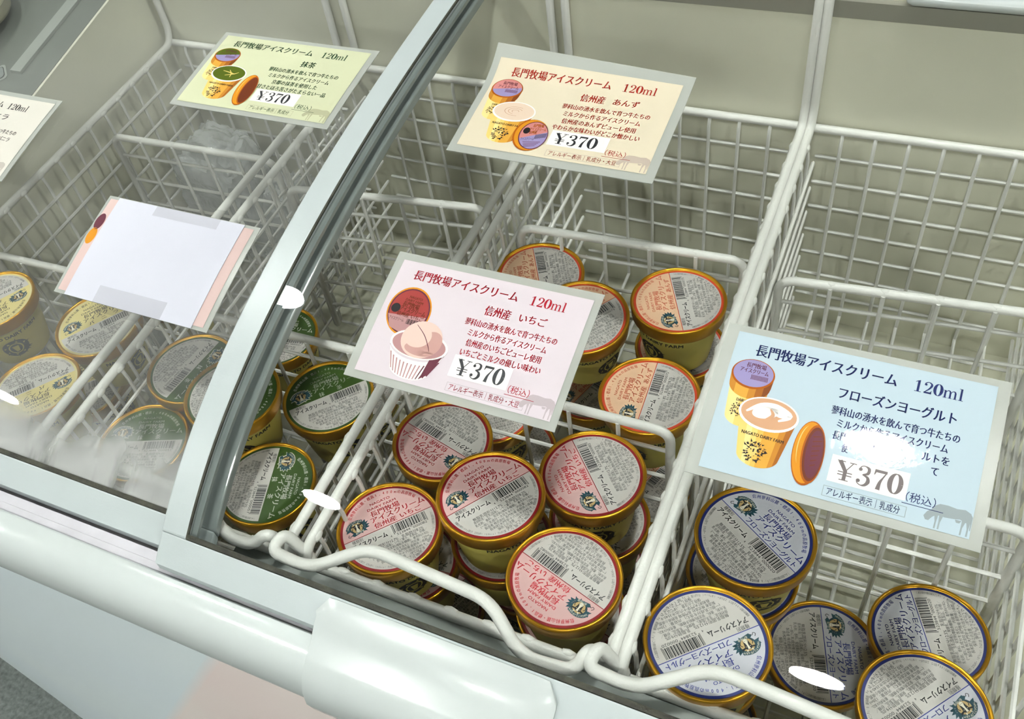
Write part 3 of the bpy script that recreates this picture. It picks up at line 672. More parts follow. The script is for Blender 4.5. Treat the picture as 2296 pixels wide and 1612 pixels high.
# tub body with its printed lettering
def body_mesh():
    H = 0.046; rz = lambda z: 0.0258 + (0.0334 - 0.0258) * z / H
    p = Print()
    p.text('NAGATO DAIRY FARM', 0.0, 0.0365, 0.054, 0.0046, 1, 1, fat=0.03)
    p.ell(0, 0.020, 0.012, 0.0105, 1, 1, n=24)
    rnd = random.Random(4)
    for i in range(30):
        a = rnd.uniform(0, 2 * PI); L = rnd.uniform(0.010, 0.0165); c_, s_ = math.cos(a), math.sin(a) * 0.8
        p.poly([(0.008 * c_ - 0.0015 * s_, 0.020 + 0.008 * s_ + 0.0015 * c_), (L * c_, 0.020 + L * s_), (0.008 * c_ + 0.0015 * s_, 0.020 + 0.008 * s_ - 0.0015 * c_)], 1, 1)
    p.ring(0, 0.020, 0.0055, 0.0066, 0, 2, 24)
    p.poly([(-0.003, 0.023), (0.003, 0.023), (0.002, 0.016), (-0.001, 0.0155)], 0, 2)
    for k in range(7):
        a = 0.3 + k * 0.8; p.poly([(0.0085 * math.cos(a), 0.020 + 0.007 * math.sin(a)), (0.011 * math.cos(a + 0.15), 0.020 + 0.009 * math.sin(a + 0.15)), (0.0095 * math.cos(a + 0.3), 0.020 + 0.0075 * math.sin(a + 0.3))], 0, 2)
    for y in (0.024, 0.0165):
        p.ring(0.085, y, 0.0024, 0.0031, 1, 1, 20); p.text('紙' if y < 0.02 else 'プ', 0.085, y, 0.003, 0.003, 1, 1)
        for q in range(3): p.rect(0.0905, y + 0.0022 - 0.002 * q, 0.0955, y + 0.0012 - 0.002 * q, 1, 1)
    for q in range(5): p.rect(0.07, 0.010 - 0.0017 * q, 0.098 - 0.002 * q, 0.0092 - 0.0017 * q, 1, 1)
    bm = p.build([CREAM, INK], 1.0, 0.00006, cuts=None)
    # fine vertical cuts so that the print follows the round wall
    for i in range(-12, 45):
        bmesh.ops.bisect_plane(bm, geom=bm.verts[:] + bm.edges[:] + bm.faces[:], dist=1e-7, plane_co=(i * 0.0024, 0, 0), plane_no=(1, 0, 0))
    for v in bm.verts:
        x, z, l = v.co; r = rz(z) + 0.00008 + l; a = x / 0.030
        v.co = (r * math.cos(a), r * math.sin(a), z)
    lathe(bm, [(0.0240, 0.0012), (0.0246, 0.0), (0.0256, 0.0), (0.0258, 0.001)] + [(rz(0.046 * t / 6), 0.046 * t / 6) for t in range(1, 7)] + [(0.0330, 0.0468)], 72)
    me = bpy.data.meshes.new('tub_body'); bm.normal_update(); bm.to_mesh(me); bm.free(); me.materials.append(CREAM); me.materials.append(INK); me.shade_smooth(); return me
BODY = body_mesh()
bm = bmesh.new()
lathe(bm, [(0.0338, 0.0442), (0.0356, 0.0438), (0.0361, 0.0446), (0.0369, 0.0538), (0.0370, 0.0555), (0.0367, 0.0563), (0.0361, 0.0566), (0.0353, 0.0564), (0.0347, 0.0557), (0.0345, 0.0550), (0.0320, 0.0549)], 80)
LIDM = bpy.data.meshes.new('lid'); bm.normal_update(); bm.to_mesh(LIDM); bm.free(); LIDM.materials.append(GOLD); LIDM.shade_smooth()
TUBH = 0.0566
GROUP = {'P': 'tubs with pink and white labels and a red rim', 'A': 'tubs with apricot and white labels', 'G': 'tubs with green and white labels', 'V': 'tubs with pale yellow and white labels', 'Y': 'tubs with white labels and a blue rim'}
def tub(kind, x, y, z, tx, ty, ang, label, body=None):
    n = Vector((tx, ty, 1)).normalized(); a = Vector((math.cos(math.radians(ang)), math.sin(math.radians(ang)), 0)); a = (a - n * a.dot(n)).normalized(); b = n.cross(a)
    M = Matrix((a, b, n)).transposed()
    r = empty('ice_cream_tub', label, 'ice cream', Vector((x, y, z + ZR)) - n * 0.0563, GROUP[kind]); r.rotation_euler = M.to_euler()
    bo = link('tub_body', BODY, r); bo.rotation_euler = (0, 0, math.radians((-100 if body is None else body) - ang))
    ld = link('lid', LIDM, r)
    lb = link('label', LABELS[kind], ld); lb.location = (0, 0, 0.05505)
    return r
tub('P', -0.1150, 0.1040, -0.0033, -0.010, 0.078, 55, 'red-rimmed pink-label tub in the middle of its basket, sitting highest, label upright', -22)
tub('P', -0.1769, 0.0658, -0.0192, -0.010, 0.047, 48, 'red-rimmed pink-label tub at the front left, its label crossed by the white basket handle', -40)
tub('P', -0.0614, 0.1528, -0.0219, -0.004, 0.043, 132, 'red-rimmed pink-label tub at the back right of the front pile, label turned sideways', -65)
tub('P', -0.0493, 0.0673, -0.0097, -0.004, 0.040, 162, 'red-rimmed pink-label tub nearest the front right basket corner, label almost upside down', 60)
tub('P', -0.1725, 0.1436, -0.0196, -0.001, 0.054, 165, 'red-rimmed pink-label tub at the back left, right below the bottom edge of the pink card', 40)
tub('P', -0.0594, 0.1531, -0.0818, 0.000, 0.030, 129, 'red-rimmed tub in the second layer beside the right rails, a sliver of label showing', 30)
tub('P', -0.1774, 0.0730, -0.0798, -0.003, 0.045, -175, 'red-rimmed tub under the front left tub, a corner of its label below the handle', 100)
tub('P', -0.1161, 0.1069, -0.0665, 0.005, 0.02, 40, 'red-rimmed tub in the second layer right under the highest pink-label tub', 20)
tub('P', -0.0512, 0.0729, -0.0670, -0.007, 0.049, 166, 'red-rimmed tub under the front right tub, pink label end peeping out left', 80)
for (x, y, a, lb) in ((-0.064, 0.156, 20, 'red-rimmed tub at the bottom of the pile beside the right rails'), (-0.170, 0.076, 70, 'red-rimmed tub at the bottom of the pile below the front left tub'), (-0.118, 0.128, 130, 'red-rimmed tub at the bottom of the pile below the highest tub'), (-0.056, 0.074, 200, 'red-rimmed tub at the bottom of the pile below the front right tub'), (-0.172, 0.150, 10, 'red-rimmed tub at the bottom of the pile below the back left tub')):
    tub('P', x, y, -0.1600, 0, 0, a, lb)
for (x, y, a, lb) in ((-0.052, 0.322, 20, 'apricot-label tub at the bottom of the pile, far right'), (-0.130, 0.320, 70, 'apricot-label tub at the bottom of the pile under the blue-rimmed stray'), (-0.052, 0.238, 70, 'apricot-label tub at the bottom behind the middle divider'), (-0.170, 0.236, 140, 'apricot-label tub at the bottom left behind the middle divider')):
    tub('A', x, y, -0.1600, 0, 0, a, lb)
tub('Y', 0.0480, 0.1420, -0.1600, 0, 0, 50, 'blue-rimmed tub at the bottom of the pile below the blue card')
tub('Y', 0.0440, 0.0660, -0.1600, 0, 0, 120, 'blue-rimmed tub at the bottom of the pile at the front left')
tub('A', -0.1751, 0.2199, -0.0796, 0.000, 0.029, 37, 'apricot-label tub low behind the middle divider, mostly under the pink card', -30)
tub('A', -0.0515, 0.3243, -0.0216, -0.009, 0.053, 116, 'apricot-label tub farthest back on the right, its yellow side with lettering in full view', -118)
tub('A', -0.0461, 0.2324, -0.0263, -0.004, 0.041, 93, 'apricot-label tub nearest the middle divider, beside the right basket rails', -100)
tub('A', -0.1696, 0.3284, -0.0295, 0.030, 0.018, 119, 'apricot-label tub at the back left, partly behind the top edge of the pink card', 0)
tub('A', -0.1163, 0.2840, -0.0185, 0.020, -0.050, 52, 'apricot-label tub half hidden by the right edge of the pink card, its yellow side showing', -25)
tub('Y', -0.1340, 0.3328, -0.0830, 0.050, -0.120, 44, 'stray blue-rimmed tub among the apricot tubs, only its back rim showing', 0)
tub('A', -0.0498, 0.3274, -0.0802, 0.000, 0.030, 119, 'apricot-label tub in the second layer under the farthest right tub', 0)
tub('G', -0.2845, 0.1610, -0.0344, 0.005, 0.027, 47, 'green-label tub just left of the pink card, its label upright', -40)
tub('G', -0.3327, 0.1162, 0.0060, 0.028, 0.048, -72, 'green-label tub cut in two by the white frame of the right glass lid', -60)
tub('G', -0.2834, 0.0703, -0.0248, -0.007, 0.050, -72, 'green-label tub nearest the front of its basket, right of the white lid frame', -20)
tub('G', -0.3977, 0.1403, -0.0159, 0.010, 0.024, -97, 'green-label tub under the lower right corner of the blank white sheet', -150)
tub('G', -0.4017, 0.0704, -0.0270, 0.005, 0.010, 21, 'green-label tub at the front left of its basket, lower half blurred by frost', -60)
tub('G', -0.4040, 0.2450, -0.0950, 0.010, 0.020, 10, 'green-label tub low between the two dividers, seen only through the basket wires', -20)
tub('G', -0.3250, 0.2400, -0.1400, 0.000, 0.000, 80, 'green-label tub at the bottom between the dividers, glimpsed past the lid frame', -30)
tub('V', -0.5068, 0.1539, -0.0123, 0.032, 0.007, 55, 'pale yellow-label tub under the lower left corner of the blank white sheet', 0)
tub('V', -0.6124, 0.1416, -0.0019, 0.001, 0.030, -121, 'pale yellow-label tub at the left edge of the picture with its yellow side showing', -40)
tub('V', -0.5157, 0.0816, -0.0124, -0.016, 0.090, -126, 'pale yellow-label tub nearest the front, with a lamp reflection at its left', -80)
tub('V', -0.5286, 0.1248, -0.0690, 0.034, -0.060, 45, 'pale yellow-label tub in the second layer peeping out behind the front one', 0)
tub('V', -0.5500, 0.2700, -0.1000, 0.010, 0.020, 30, 'pale yellow-label tub low between the dividers, above the top edge of the blank sheet', 0)
tub('Y', 0.0527, 0.1340, -0.0085, 0.001, 0.023, -34, 'blue-rimmed tub just below the blue card, highest of its pile', -60)
tub('Y', 0.0441, 0.0561, -0.0067, -0.015, 0.060, -136, 'blue-rimmed tub at the front left, label upside down, crossed by the basket handle', -60)
tub('Y', 0.1081, 0.1172, -0.1039, 0.039, -0.038, -72, 'blue-rimmed tub low in the middle under the bright lamp reflection, label lying sideways', -60)
tub('Y', 0.1666, 0.1482, -0.0929, -0.033, 0.037, 114, 'blue-rimmed tub at the right, farthest from the front, label turned sideways', -60)
tub('Y', 0.1658, 0.0774, -0.0481, 0.000, 0.030, -127, 'blue-rimmed tub at the lower right edge of the picture, overlapping two others', -60)
tub('Y', 0.0471, 0.1395, -0.0700, -0.001, -0.005, -29, 'blue-rimmed tub in the second layer under the highest one beside the basket wires', 0)
tub('Y', 0.0404, 0.0695, -0.0680, 0.000, 0.030, -140, 'blue-rimmed tub in the second layer under the front left one', 0)

# ------------------------------------------------------------------ flavour cards lying on the glass
LAM = bpy.data.materials.new('laminating_film'); LAM.use_nodes = True
nt = LAM.node_tree; pb = nt.nodes['Principled BSDF']; pb.inputs['Base Color'].default_value = (*srgb(196, 200, 192), 1); pb.inputs['Roughness'].default_value = 0.22
tr = nt.nodes.new('ShaderNodeBsdfTransparent'); mx = nt.nodes.new('ShaderNodeMixShader'); mx.inputs[0].default_value = 0.66
nt.links.new(tr.outputs[0], mx.inputs[1]); nt.links.new(pb.outputs[0], mx.inputs[2]); nt.links.new(mx.outputs[0], nt.nodes['Material Output'].inputs[0])
CLEAR = bpy.data.materials.new('clear_tape_film'); CLEAR.use_nodes = True
nt = CLEAR.node_tree; pb = nt.nodes['Principled BSDF']; pb.inputs['Base Color'].default_value = (*srgb(240, 238, 232), 1); pb.inputs['Roughness'].default_value = 0.15
nz = nt.nodes.new('ShaderNodeTexNoise'); nz.inputs['Scale'].default_value = 90; bp = nt.nodes.new('ShaderNodeBump'); bp.inputs['Distance'].default_value = 0.004; nt.links.new(nz.outputs['Fac'], bp.inputs['Height']); nt.links.new(bp.outputs[0], pb.inputs['Normal'])
tr = nt.nodes.new('ShaderNodeBsdfTransparent'); mx = nt.nodes.new('ShaderNodeMixShader'); mx.inputs[0].default_value = 0.06
nt.links.new(tr.outputs[0], mx.inputs[1]); nt.links.new(pb.outputs[0], mx.inputs[2]); nt.links.new(mx.outputs[0], nt.nodes['Material Output'].inputs[0])
def ink(name, rgb): return mat(name, srgb(*rgb), 0.5, spec=0.1, coat=0.30, coat_r=0.05)
K_GOLD, K_AMB, K_BRN, K_CRM, K_DK, K_LIL, K_PNK, K_PLUM, K_WHT, K_GRN = (ink('print_gold', (208, 138, 34)), ink('print_amber', (160, 84, 18)), ink('print_brown', (96, 44, 24)), ink('print_cream', (226, 198, 120)), ink('print_black', (30, 26, 28)),
    ink('print_lilac', (150, 140, 184)), ink('print_pink', (200, 130, 126)), ink('print_plum', (92, 46, 58)), ink('print_white', (240, 236, 230)), ink('print_green', (78, 92, 24)))

class Card:
    def __init__(s, name, label, x0, x1, y0, y1, left, paper, inkc, margins, lift=None):
        s.dy, s.dz = (0.017, -0.0155) if left else (0.0, 0.0)
        s.x0, s.W = x0, x1 - x0
        s.tab = [(0.0, y0)]; y = y0; acc = 0.0
        while y < y1 - 1e-6:
            h = 0.001; acc += math.hypot(h, s.g(y + h) - s.g(y)); y += h; s.tab.append((acc, y))
        s.S = acc; s.lift = lift or (lambda u, v: 0.0)
        s.root = empty(name, label, 'sign', (x0 + s.W / 2, (y0 + y1) / 2, ZR + s.g((y0 + y1) / 2) + 0.002), group='flavour cards lying on the glass lids')
        s.off = s.root.location.copy()
        ml, mr, mb, mt = margins
        s.px, s.py, s.pw, s.ph = ml, mb, s.W - ml - mr, s.S - mb - mt
        s.mats = [paper, inkc, K_GOLD, K_AMB, K_BRN, K_CRM, K_DK, K_LIL, K_PNK, K_PLUM, K_WHT, K_GRN, None]
        s.p = Print()
        s.cuts = [s.S * i / 34 for i in range(1, 34)]
    def g(s, y): return G(y - s.dy) + s.dz
    def pt(s, u, v, l):
        k = min(max(v / s.S, 0), 1) * (len(s.tab) - 1); i = min(int(k), len(s.tab) - 2); t = k - i
        # near-linear table search
        while i > 0 and s.tab[i][0] > v: i -= 1
        while i < len(s.tab) - 2 and s.tab[i + 1][0] < v: i += 1
        a, b = s.tab[i], s.tab[i + 1]; t = (v - a[0]) / (b[0] - a[0]); y = a[1] + (b[1] - a[1]) * t
        e = 0.002; sl = (s.g(y + e) - s.g(y - e)) / (2 * e); nn = math.hypot(1, sl)
        return Vector((s.x0 + u, y - sl / nn * (l + 0.0026), ZR + s.g(y) + (l + 0.0026) / nn + s.lift(u / s.W, v / s.S))) - s.off
    def P(s, a, t): return (s.px + a * s.pw, s.py + (1 - t) * s.ph)
    def slab(s, name, u0, u1, v0, v1, l0, l1, m, parent=None, nu=10, nv=34):
        bm = bmesh.new(); gr = []
        for l in (l0, l1):
            gr.append([[bm.verts.new(s.pt(u0 + (u1 - u0) * i / nu, v0 + (v1 - v0) * j / nv, l)) for j in range(nv + 1)] for i in range(nu + 1)])
        for q, g in enumerate(gr):
            for i in range(nu):
                for j in range(nv):
                    f = (g[i][j], g[i + 1][j], g[i + 1][j + 1], g[i][j + 1]); bm.faces.new(f if q else f[::-1])
        a, b = gr
        for i in range(nu):
            bm.faces.new((a[i][0], a[i + 1][0], b[i + 1][0], b[i][0])); bm.faces.new((a[i + 1][nv], a[i][nv], b[i][nv], b[i + 1][nv]))
        for j in range(nv):
            bm.faces.new((a[0][j + 1], a[0][j], b[0][j], b[0][j + 1])); bm.faces.new((a[nu][j], a[nu][j + 1], b[nu][j + 1], b[nu][j]))
        return finish(bm, name, m, parent or s.root, True)
    def T(s, t, a0, a1, tt, h, m=1, layer=3, serif=True, fat=0.0, slope=0.0):
        x0, y = s.P(a0, tt); x1, _ = s.P(a1, tt)
        s.p.text(t, (x0 + x1) / 2, y, x1 - x0, h * s.ph, m, layer, serif=serif, fat=fat, rot=slope)
    def E(s, a, t, ra, rt, m, layer, rot=0.0, a0=0.0, a1=2 * PI):
        x, y = s.P(a, t); s.p.ell(x, y, ra * s.pw, rt * s.ph, m, layer, rot, a0, a1, n=36)
    def Q(s, pts, m, layer): s.p.poly([s.P(*q) for q in pts], m, layer)
    def body(s, a, t0, r0, rt0, t1, r1, rt1, m, layer):
        """printed picture of a round tub: left and right sides from one ellipse to the other"""
        pts = [(a - r0 * math.cos(PI * i / 16), t0 + rt0 * math.sin(PI * i / 16)) for i in range(17)]
        low = [(a + r1 * math.cos(PI * i / 16), t1 + rt1 * math.sin(PI * i / 16)) for i in range(17)]
        s.Q([(a - r0, t0)] + low[::-1] + [(a + r0, t0)] + pts[::-1][1:-1], m, layer)
    def roman(s, t, a, tt, h, m=1, layer=3, sp=0.52, slant=0.0):
        x, y = s.P(a, tt); s.p.roman(t, x, y, h * s.ph, m, layer, sp, slant)
    def cow(s, a, t, k, layer=2):
        m = 12
        q = lambda pts: s.Q([(a + x * k, t - y * k * 1.35) for x, y in pts], m, layer)
        q([(-0.47, -0.24), (-0.52, -0.14), (-0.46, 0.0), (-0.38, 0.08), (-0.33, 0.20), (-0.22, 0.29), (-0.05, 0.30), (0.15, 0.27), (0.32, 0.30), (0.45, 0.23), (0.49, 0.08), (0.46, -0.06), (0.36, -0.05), (0.24, 0.0), (0.10, -0.03), (-0.08, -0.05), (-0.20, -0.04), (-0.28, -0.06), (-0.34, -0.13), (-0.40, -0.24)])
        for x0, x1 in ((-0.26, -0.25), (-0.15, -0.17), (0.33, 0.30), (0.42, 0.43)): q([(x0 - 0.045, 0.0), (x0 + 0.045, 0.0), (x1 + 0.018, -0.22), (x1 + 0.014, -0.42), (x1 - 0.022, -0.42), (x1 - 0.016, -0.22)])
        q([(0.46, 0.20), (0.495, 0.14), (0.485, -0.24), (0.465, -0.24)]); q([(0.14, -0.03), (0.28, -0.03), (0.24, -0.11), (0.17, -0.11)])
    def finish(s, tints, cowc):
        s.mats[12] = cowc
        x0, y0 = s.px, s.py
        s.p.rect(x0, y0, x0 + s.pw, y0 + s.ph, 0, 0)
        bm = s.p.build(s.mats, 1.0, 0.00004, cuts=s.cuts, fn=lambda x, y, z: s.pt(x, y, 0.00105 + z))
        return finish(bm, 'printed_sheet', s.mats, s.root, True)
    def sticker(s, a0, a1, t0, t1, layer, fg, skew=0.0):
        p = s.p; s.p = Print()
        x0, y0 = s.P(a0, t1); x1, y1 = s.P(a1, t0); h = y1 - y0
        s.p.poly([(x0, y0), (x1, y0), (x1, y1), (x0, y1)], 0, 0)
        s.p.roman('¥370', x0 + (x1 - x0) * 0.09, y0 + h * 0.13, h * 1.02, 1, 1, 0.5, 0.0)
        bm = s.p.build([K_WHT, fg], 1.0, 0.00004, cuts=s.cuts, fn=lambda x, y, z: s.pt(x, y, 0.00105 + 0.00004 * layer + z))
        s.p = p
        return finish(bm, 'price_sticker', [K_WHT, fg], s.root, False)
    def common(s, name, lines, allergen, names=None, title=True, tend=0.87, box=(0.475, 0.86)):
        if title:
            s.T('長門牧場アイスクリーム', 0.09, 0.645, 0.115, 0.085)
            s.roman('120ml', 0.705, 0.155, 0.115, sp=0.5)
        for t, a0, a1, tt, h in names: s.T(t, a0, a1, tt, h)
        for t, a0, a1, tt in lines: s.T(t, a0, a1, tt, 0.056)
        s.T('（税込）', 0.765, 0.87, 0.845, 0.058, fat=0, serif=False)
        s.Q([(0.755, 0.886), (0.90, 0.886), (0.90, 0.890), (0.755, 0.890)], 1, 2)
        b0, b1 = box
        for q in ([(b0, 0.908), (b1, 0.908), (b1, 0.911), (b0, 0.911)], [(b0, 0.972), (b1, 0.972), (b1, 0.975), (b0, 0.975)], [(b0, 0.908), (b0 + 0.002, 0.908), (b0 + 0.002, 0.975), (b0, 0.975)], [(b1, 0.908), (b1 + 0.002, 0.908), (b1 + 0.002, 0.975), (b1, 0.975)]): s.Q(q, 12, 2)
        s.T(allergen, b0 + 0.015, b1 - 0.02, 0.941, 0.047, serif=False, fat=0.004)
        s.cow(0.92, 0.90, 0.16)
GRAD = [ink('print_shade_%s' % n, rgb) for n, rgb in (('pale', (244, 218, 146)), ('straw', (238, 204, 118)), ('honey', (228, 184, 92)), ('ochre', (214, 160, 66)), ('rust', (190, 128, 46)), ('umber', (156, 94, 34)), ('bark', (118, 64, 28)))]
def gbody(c, a, t0, r0, rt0, t1, r1, rt1, order, layer, n=18):
    """printed round tub in upright bands of colour"""
    base = len(c.mats); c.mats += GRAD
    for i in range(n):
        us = [-1 + 2 * (i + k / 3) / n for k in range(4)]
        e = [math.sqrt(max(0.0, 1 - u * u)) for u in us]
        c.Q([(a + r0 * us[0], t0), (a + r0 * us[3], t0)] + [(a + r1 * u, t1 + rt1 * q) for u, q in reversed(list(zip(us, e)))], base + order[int(i * len(order) / n)], layer)
def engraving(c, ca, ct, r, seed, lay, light):
    rnd = random.Random(seed)
    for i in range(70):
        q = rnd.uniform(0, 2 * PI); d = rnd.uniform(0.15, 1.0) ** 0.7; L = rnd.uniform(0.12, 0.34); w_ = rnd.uniform(0.05, 0.11)
        x, y = ca + r * d * 0.85 * math.cos(q), ct + r * 1.25 * d * math.sin(q); q2 = q + rnd.uniform(-0.9, 0.9)
        c.Q([(x - r * w_ * math.sin(q2), y + r * 1.4 * w_ * math.cos(q2)), (x + r * L * math.cos(q2), y + r * 1.4 * L * math.sin(q2)), (x + r * w_ * math.sin(q2), y - r * 1.4 * w_ * math.cos(q2))], 6, lay)
    c.Q([(ca - r * 0.2, ct - r * 0.6), (ca + r * 0.25, ct - r * 0.6), (ca + r * 0.15, ct + r * 0.5), (ca - r * 0.08, ct + r * 0.55)], light, lay + 1)
    c.Q([(ca - r * 0.08, ct - r * 0.3), (ca + r * 0.05, ct - r * 0.35), (ca + r * 0.02, ct + r * 0.1), (ca - r * 0.06, ct + r * 0.1)], 6, lay + 2)
def two_tubs(c, cream, ice, lidtop, lidlow, leanface, lean=True):
    """picture of a closed tub, an open tub and a leaning lid"""
    # closed tub, cut off by the left edge of the picture
    gbody(c, 0.105, 0.33, 0.083, 0.10, 0.60, 0.066, 0.075, [0, 0, 1, 2, 3, 4], 1)
    gbody(c, 0.105, 0.30, 0.087, 0.105, 0.375, 0.084, 0.10, [4, 3, 3, 4, 5, 6], 3)
    c.E(0.105, 0.295, 0.088, 0.108, 3, 5); c.E(0.105, 0.290, 0.081, 0.098, lidlow, 6)
    c.E(0.105, 0.290, 0.081, 0.098, lidtop, 7, 0.0, 0.25, PI + 0.25)
    c.T('長門牧場', 0.07, 0.15, 0.235, 0.034, 9, 8); c.T('アイスクリーム', 0.05, 0.165, 0.275, 0.034, 9, 8)
    for q in range(14): c.Q([(0.10 + 0.005 * q, 0.30), (0.1025 + 0.005 * q, 0.30), (0.1025 + 0.005 * q, 0.335), (0.10 + 0.005 * q, 0.335)], 9, 8)
    c.T('DAIRY FARM', 0.07, 0.145, 0.495, 0.026, 6, 5)
    engraving(c, 0.085, 0.565, 0.034, 8, 4, 5)
    # open tub
    gbody(c, 0.208, 0.56, 0.114, 0.10, 0.83, 0.083, 0.085, [1, 0, 1, 2, 3, 3, 4, 5], 2)
    c.T('NAGATO DAIRY FARM', 0.125, 0.292, 0.705, 0.028, 6, 5, slope=-0.03)
    engraving(c, 0.19, 0.815, 0.052, 5, 4, 5)
    c.E(0.208, 0.550, 0.119, 0.118, 10, 7); c.E(0.208, 0.546, 0.110, 0.104, ice, 8)
    if not lean: return
    # leaning lid
    c.E(0.390, 0.735, 0.060, 0.215, 3, 9, 0.05); c.E(0.388, 0.732, 0.055, 0.205, 2, 10, 0.05); c.E(0.384, 0.71, 0.040, 0.16, 5, 11, 0.05); c.E(0.391, 0.72, 0.043, 0.18, 2, 12, 0.05)
    c.E(0.408, 0.735, 0.043, 0.195, 3, 13, 0.05); c.E(0.410, 0.735, 0.038, 0.180, 4, 14, 0.05); c.E(0.412, 0.735, 0.031, 0.160, leanface, 15, 0.05)
    for q in range(7): c.Q([(0.395 + 0.002 * q, 0.62 + 0.032 * q), (0.432 - 0.001 * q, 0.605 + 0.032 * q), (0.432 - 0.001 * q, 0.612 + 0.032 * q), (0.395 + 0.002 * q, 0.628 + 0.032 * q)], 4, 16)
def sheet(name, rgb): return mat(name, srgb(*[c * 0.9 for c in rgb]), 0.5, spec=0.1, coat=0.30, coat_r=0.045, bump=0.06, bscale=190)

# pink strawberry card
c = Card('flavour_card', 'pink laminated price card with a picture of ice cream in a white ribbed cup', -0.2105, -0.0648, 0.1128, 0.2055, False, sheet('pink_card_print', (240, 228, 234)), ink('print_crimson', (160, 26, 40)), (0.0062, 0.0048, 0.0052, 0.0058))
c.slab('laminate', 0, c.W, 0, c.S, 0.0, 0.0007, LAM)
c.common('いちご', [('蓼科山の湧水を飲んで育つ牛たちの', 0.442, 0.905, 0.402), ('ミルクから作るアイスクリーム', 0.478, 0.872, 0.488), ('信州産のいちごピューレ使用', 0.488, 0.864, 0.572), ('いちごとミルクの優しい味わい', 0.478, 0.88, 0.655)], 'アレルギー表示｜乳成分・大豆',
         [('信州産', 0.515, 0.645, 0.28, 0.08), ('いちご', 0.69, 0.825, 0.277, 0.07)])
c.E(0.145, 0.435, 0.115, 0.215, 2, 1, 0.25); RED = ink('print_lid_red', (150, 62, 58)); ROSE = ink('print_rose_grey', (176, 134, 134)); c.mats += [RED, ROSE]
c.E(0.145, 0.435, 0.108, 0.20, 9, 2, 0.25); c.E(0.145, 0.435, 0.100, 0.187, 13, 3, 0.25)
c.Q([(0.046, 0.49), (0.245, 0.46), (0.24, 0.53), (0.20, 0.60), (0.14, 0.622), (0.08, 0.595)], 14, 4)
for tx, a0, a1, tt, h in (('NAGATO', 0.12, 0.19, 0.315, 0.028), ('DAIRY FARM', 0.105, 0.2, 0.345, 0.028), ('長門牧場', 0.10, 0.19, 0.385, 0.045), ('アイスクリーム', 0.095, 0.235, 0.43, 0.045), ('信州産 いちご', 0.09, 0.235, 0.475, 0.036)): c.T(tx, a0, a1, tt, h, 4, 5, slope=-0.06)
c.E(0.072, 0.43, 0.024, 0.04, 6, 5); c.T('アイスクリーム', 0.06, 0.14, 0.52, 0.03, 6, 5, serif=False)
for q in range(16): c.Q([(0.155 + 0.005 * q, 0.50), (0.157 + 0.005 * q + 0.001 * (q % 3), 0.50), (0.157 + 0.005 * q + 0.001 * (q % 3), 0.545), (0.155 + 0.005 * q, 0.545)], 6, 5)
c.body(0.268, 0.70, 0.150, 0.12, 0.885, 0.105, 0.09, 10, 6)
for q in range(13):
    u = -0.9 + 0.15 * q; e = math.sqrt(max(0, 1 - u * u))
    c.Q([(0.268 + 0.142 * u, 0.735 + 0.115 * e), (0.268 + 0.142 * u + 0.007, 0.735 + 0.115 * e), (0.268 + 0.105 * u + 0.005, 0.875 + 0.09 * e), (0.268 + 0.105 * u, 0.875 + 0.09 * e)], 9 if q > 8 else 14, 7)
c.E(0.268, 0.685, 0.152, 0.118, 10, 8); c.E(0.268, 0.688, 0.140, 0.105, 14, 9)
ICE = ink('print_ice_cream', (226, 196, 184)); ICED = ink('print_ice_shade', (196, 154, 146)); c.mats += [ICE, ICED]
c.E(0.27, 0.64, 0.105, 0.155, 15, 10); c.E(0.318, 0.662, 0.058, 0.11, 16, 11, -0.4); c.E(0.28, 0.72, 0.08, 0.055, 16, 11)
c.p.stroke([c.P(0.22, 0.53), c.P(0.275, 0.60), c.P(0.315, 0.68), c.P(0.33, 0.72)], [0.0003, 0.0005, 0.0005, 0.0003], 9, 13)
c.Q([(0.35, 0.77), (0.405, 0.74), (0.37, 0.90), (0.335, 0.945)], 9, 8)
c.E(0.245, 0.615, 0.07, 0.10, 15, 12)
c.finish(None, ink('print_cow_pink', (186, 174, 178))); c.sticker(0.462, 0.757, 0.685, 0.862, 4, INK)

# blue yogurt card
c = Card('flavour_card', 'pale blue laminated price card with a lamp glare beside its price', 0.0128, 0.1632, 0.1112, 0.2050, False, sheet('blue_card_print', (206, 226, 236)), ink('print_navy', (26, 36, 84)), (0.0070, 0.0062, 0.0050, 0.0045))
c.slab('laminate', 0, c.W, 0, c.S, 0.0, 0.0007, LAM)
c.common('y', [('蓼科山の湧水を飲んで育つ牛たちの', 0.435, 0.905, 0.41), ('ミルクから作るアイスクリーム', 0.468, 0.872, 0.492), ('長門牧場で生', 0.462, 0.63, 0.575), ('使', 0.505, 0.53, 0.645), ('ルトを', 0.79, 0.885, 0.57), ('て', 0.83, 0.855, 0.65)], 'アレルギー表示｜乳成分', [('フローズンヨーグルト', 0.446, 0.88, 0.285, 0.078)], box=(0.475, 0.775))
PEACH = ink('print_peach_ice', (206, 160, 124)); c.mats += [PEACH]
two_tubs(c, 5, 13, 7, 7, 9)
c.p.stroke([c.P(0.12, 0.56), c.P(0.17, 0.50), c.P(0.23, 0.49), c.P(0.29, 0.53), c.P(0.25, 0.58)], [0.001, 0.003, 0.004, 0.003, 0.001], 10, 9)
c.E(0.20, 0.53, 0.06, 0.05, 10, 9, 0.4); c.E(0.245, 0.515, 0.035, 0.035, 10, 9, -0.5); c.p.stroke([c.P(0.21, 0.51), c.P(0.225, 0.55), c.P(0.20, 0.59)], [0.0006, 0.0022, 0.0008], 13, 10)
c.finish(None, ink('print_cow_blue', (150, 160, 162))); c.sticker(0.480, 0.765, 0.70, 0.875, 4, ink('print_faded_grey', (112, 104, 104)))

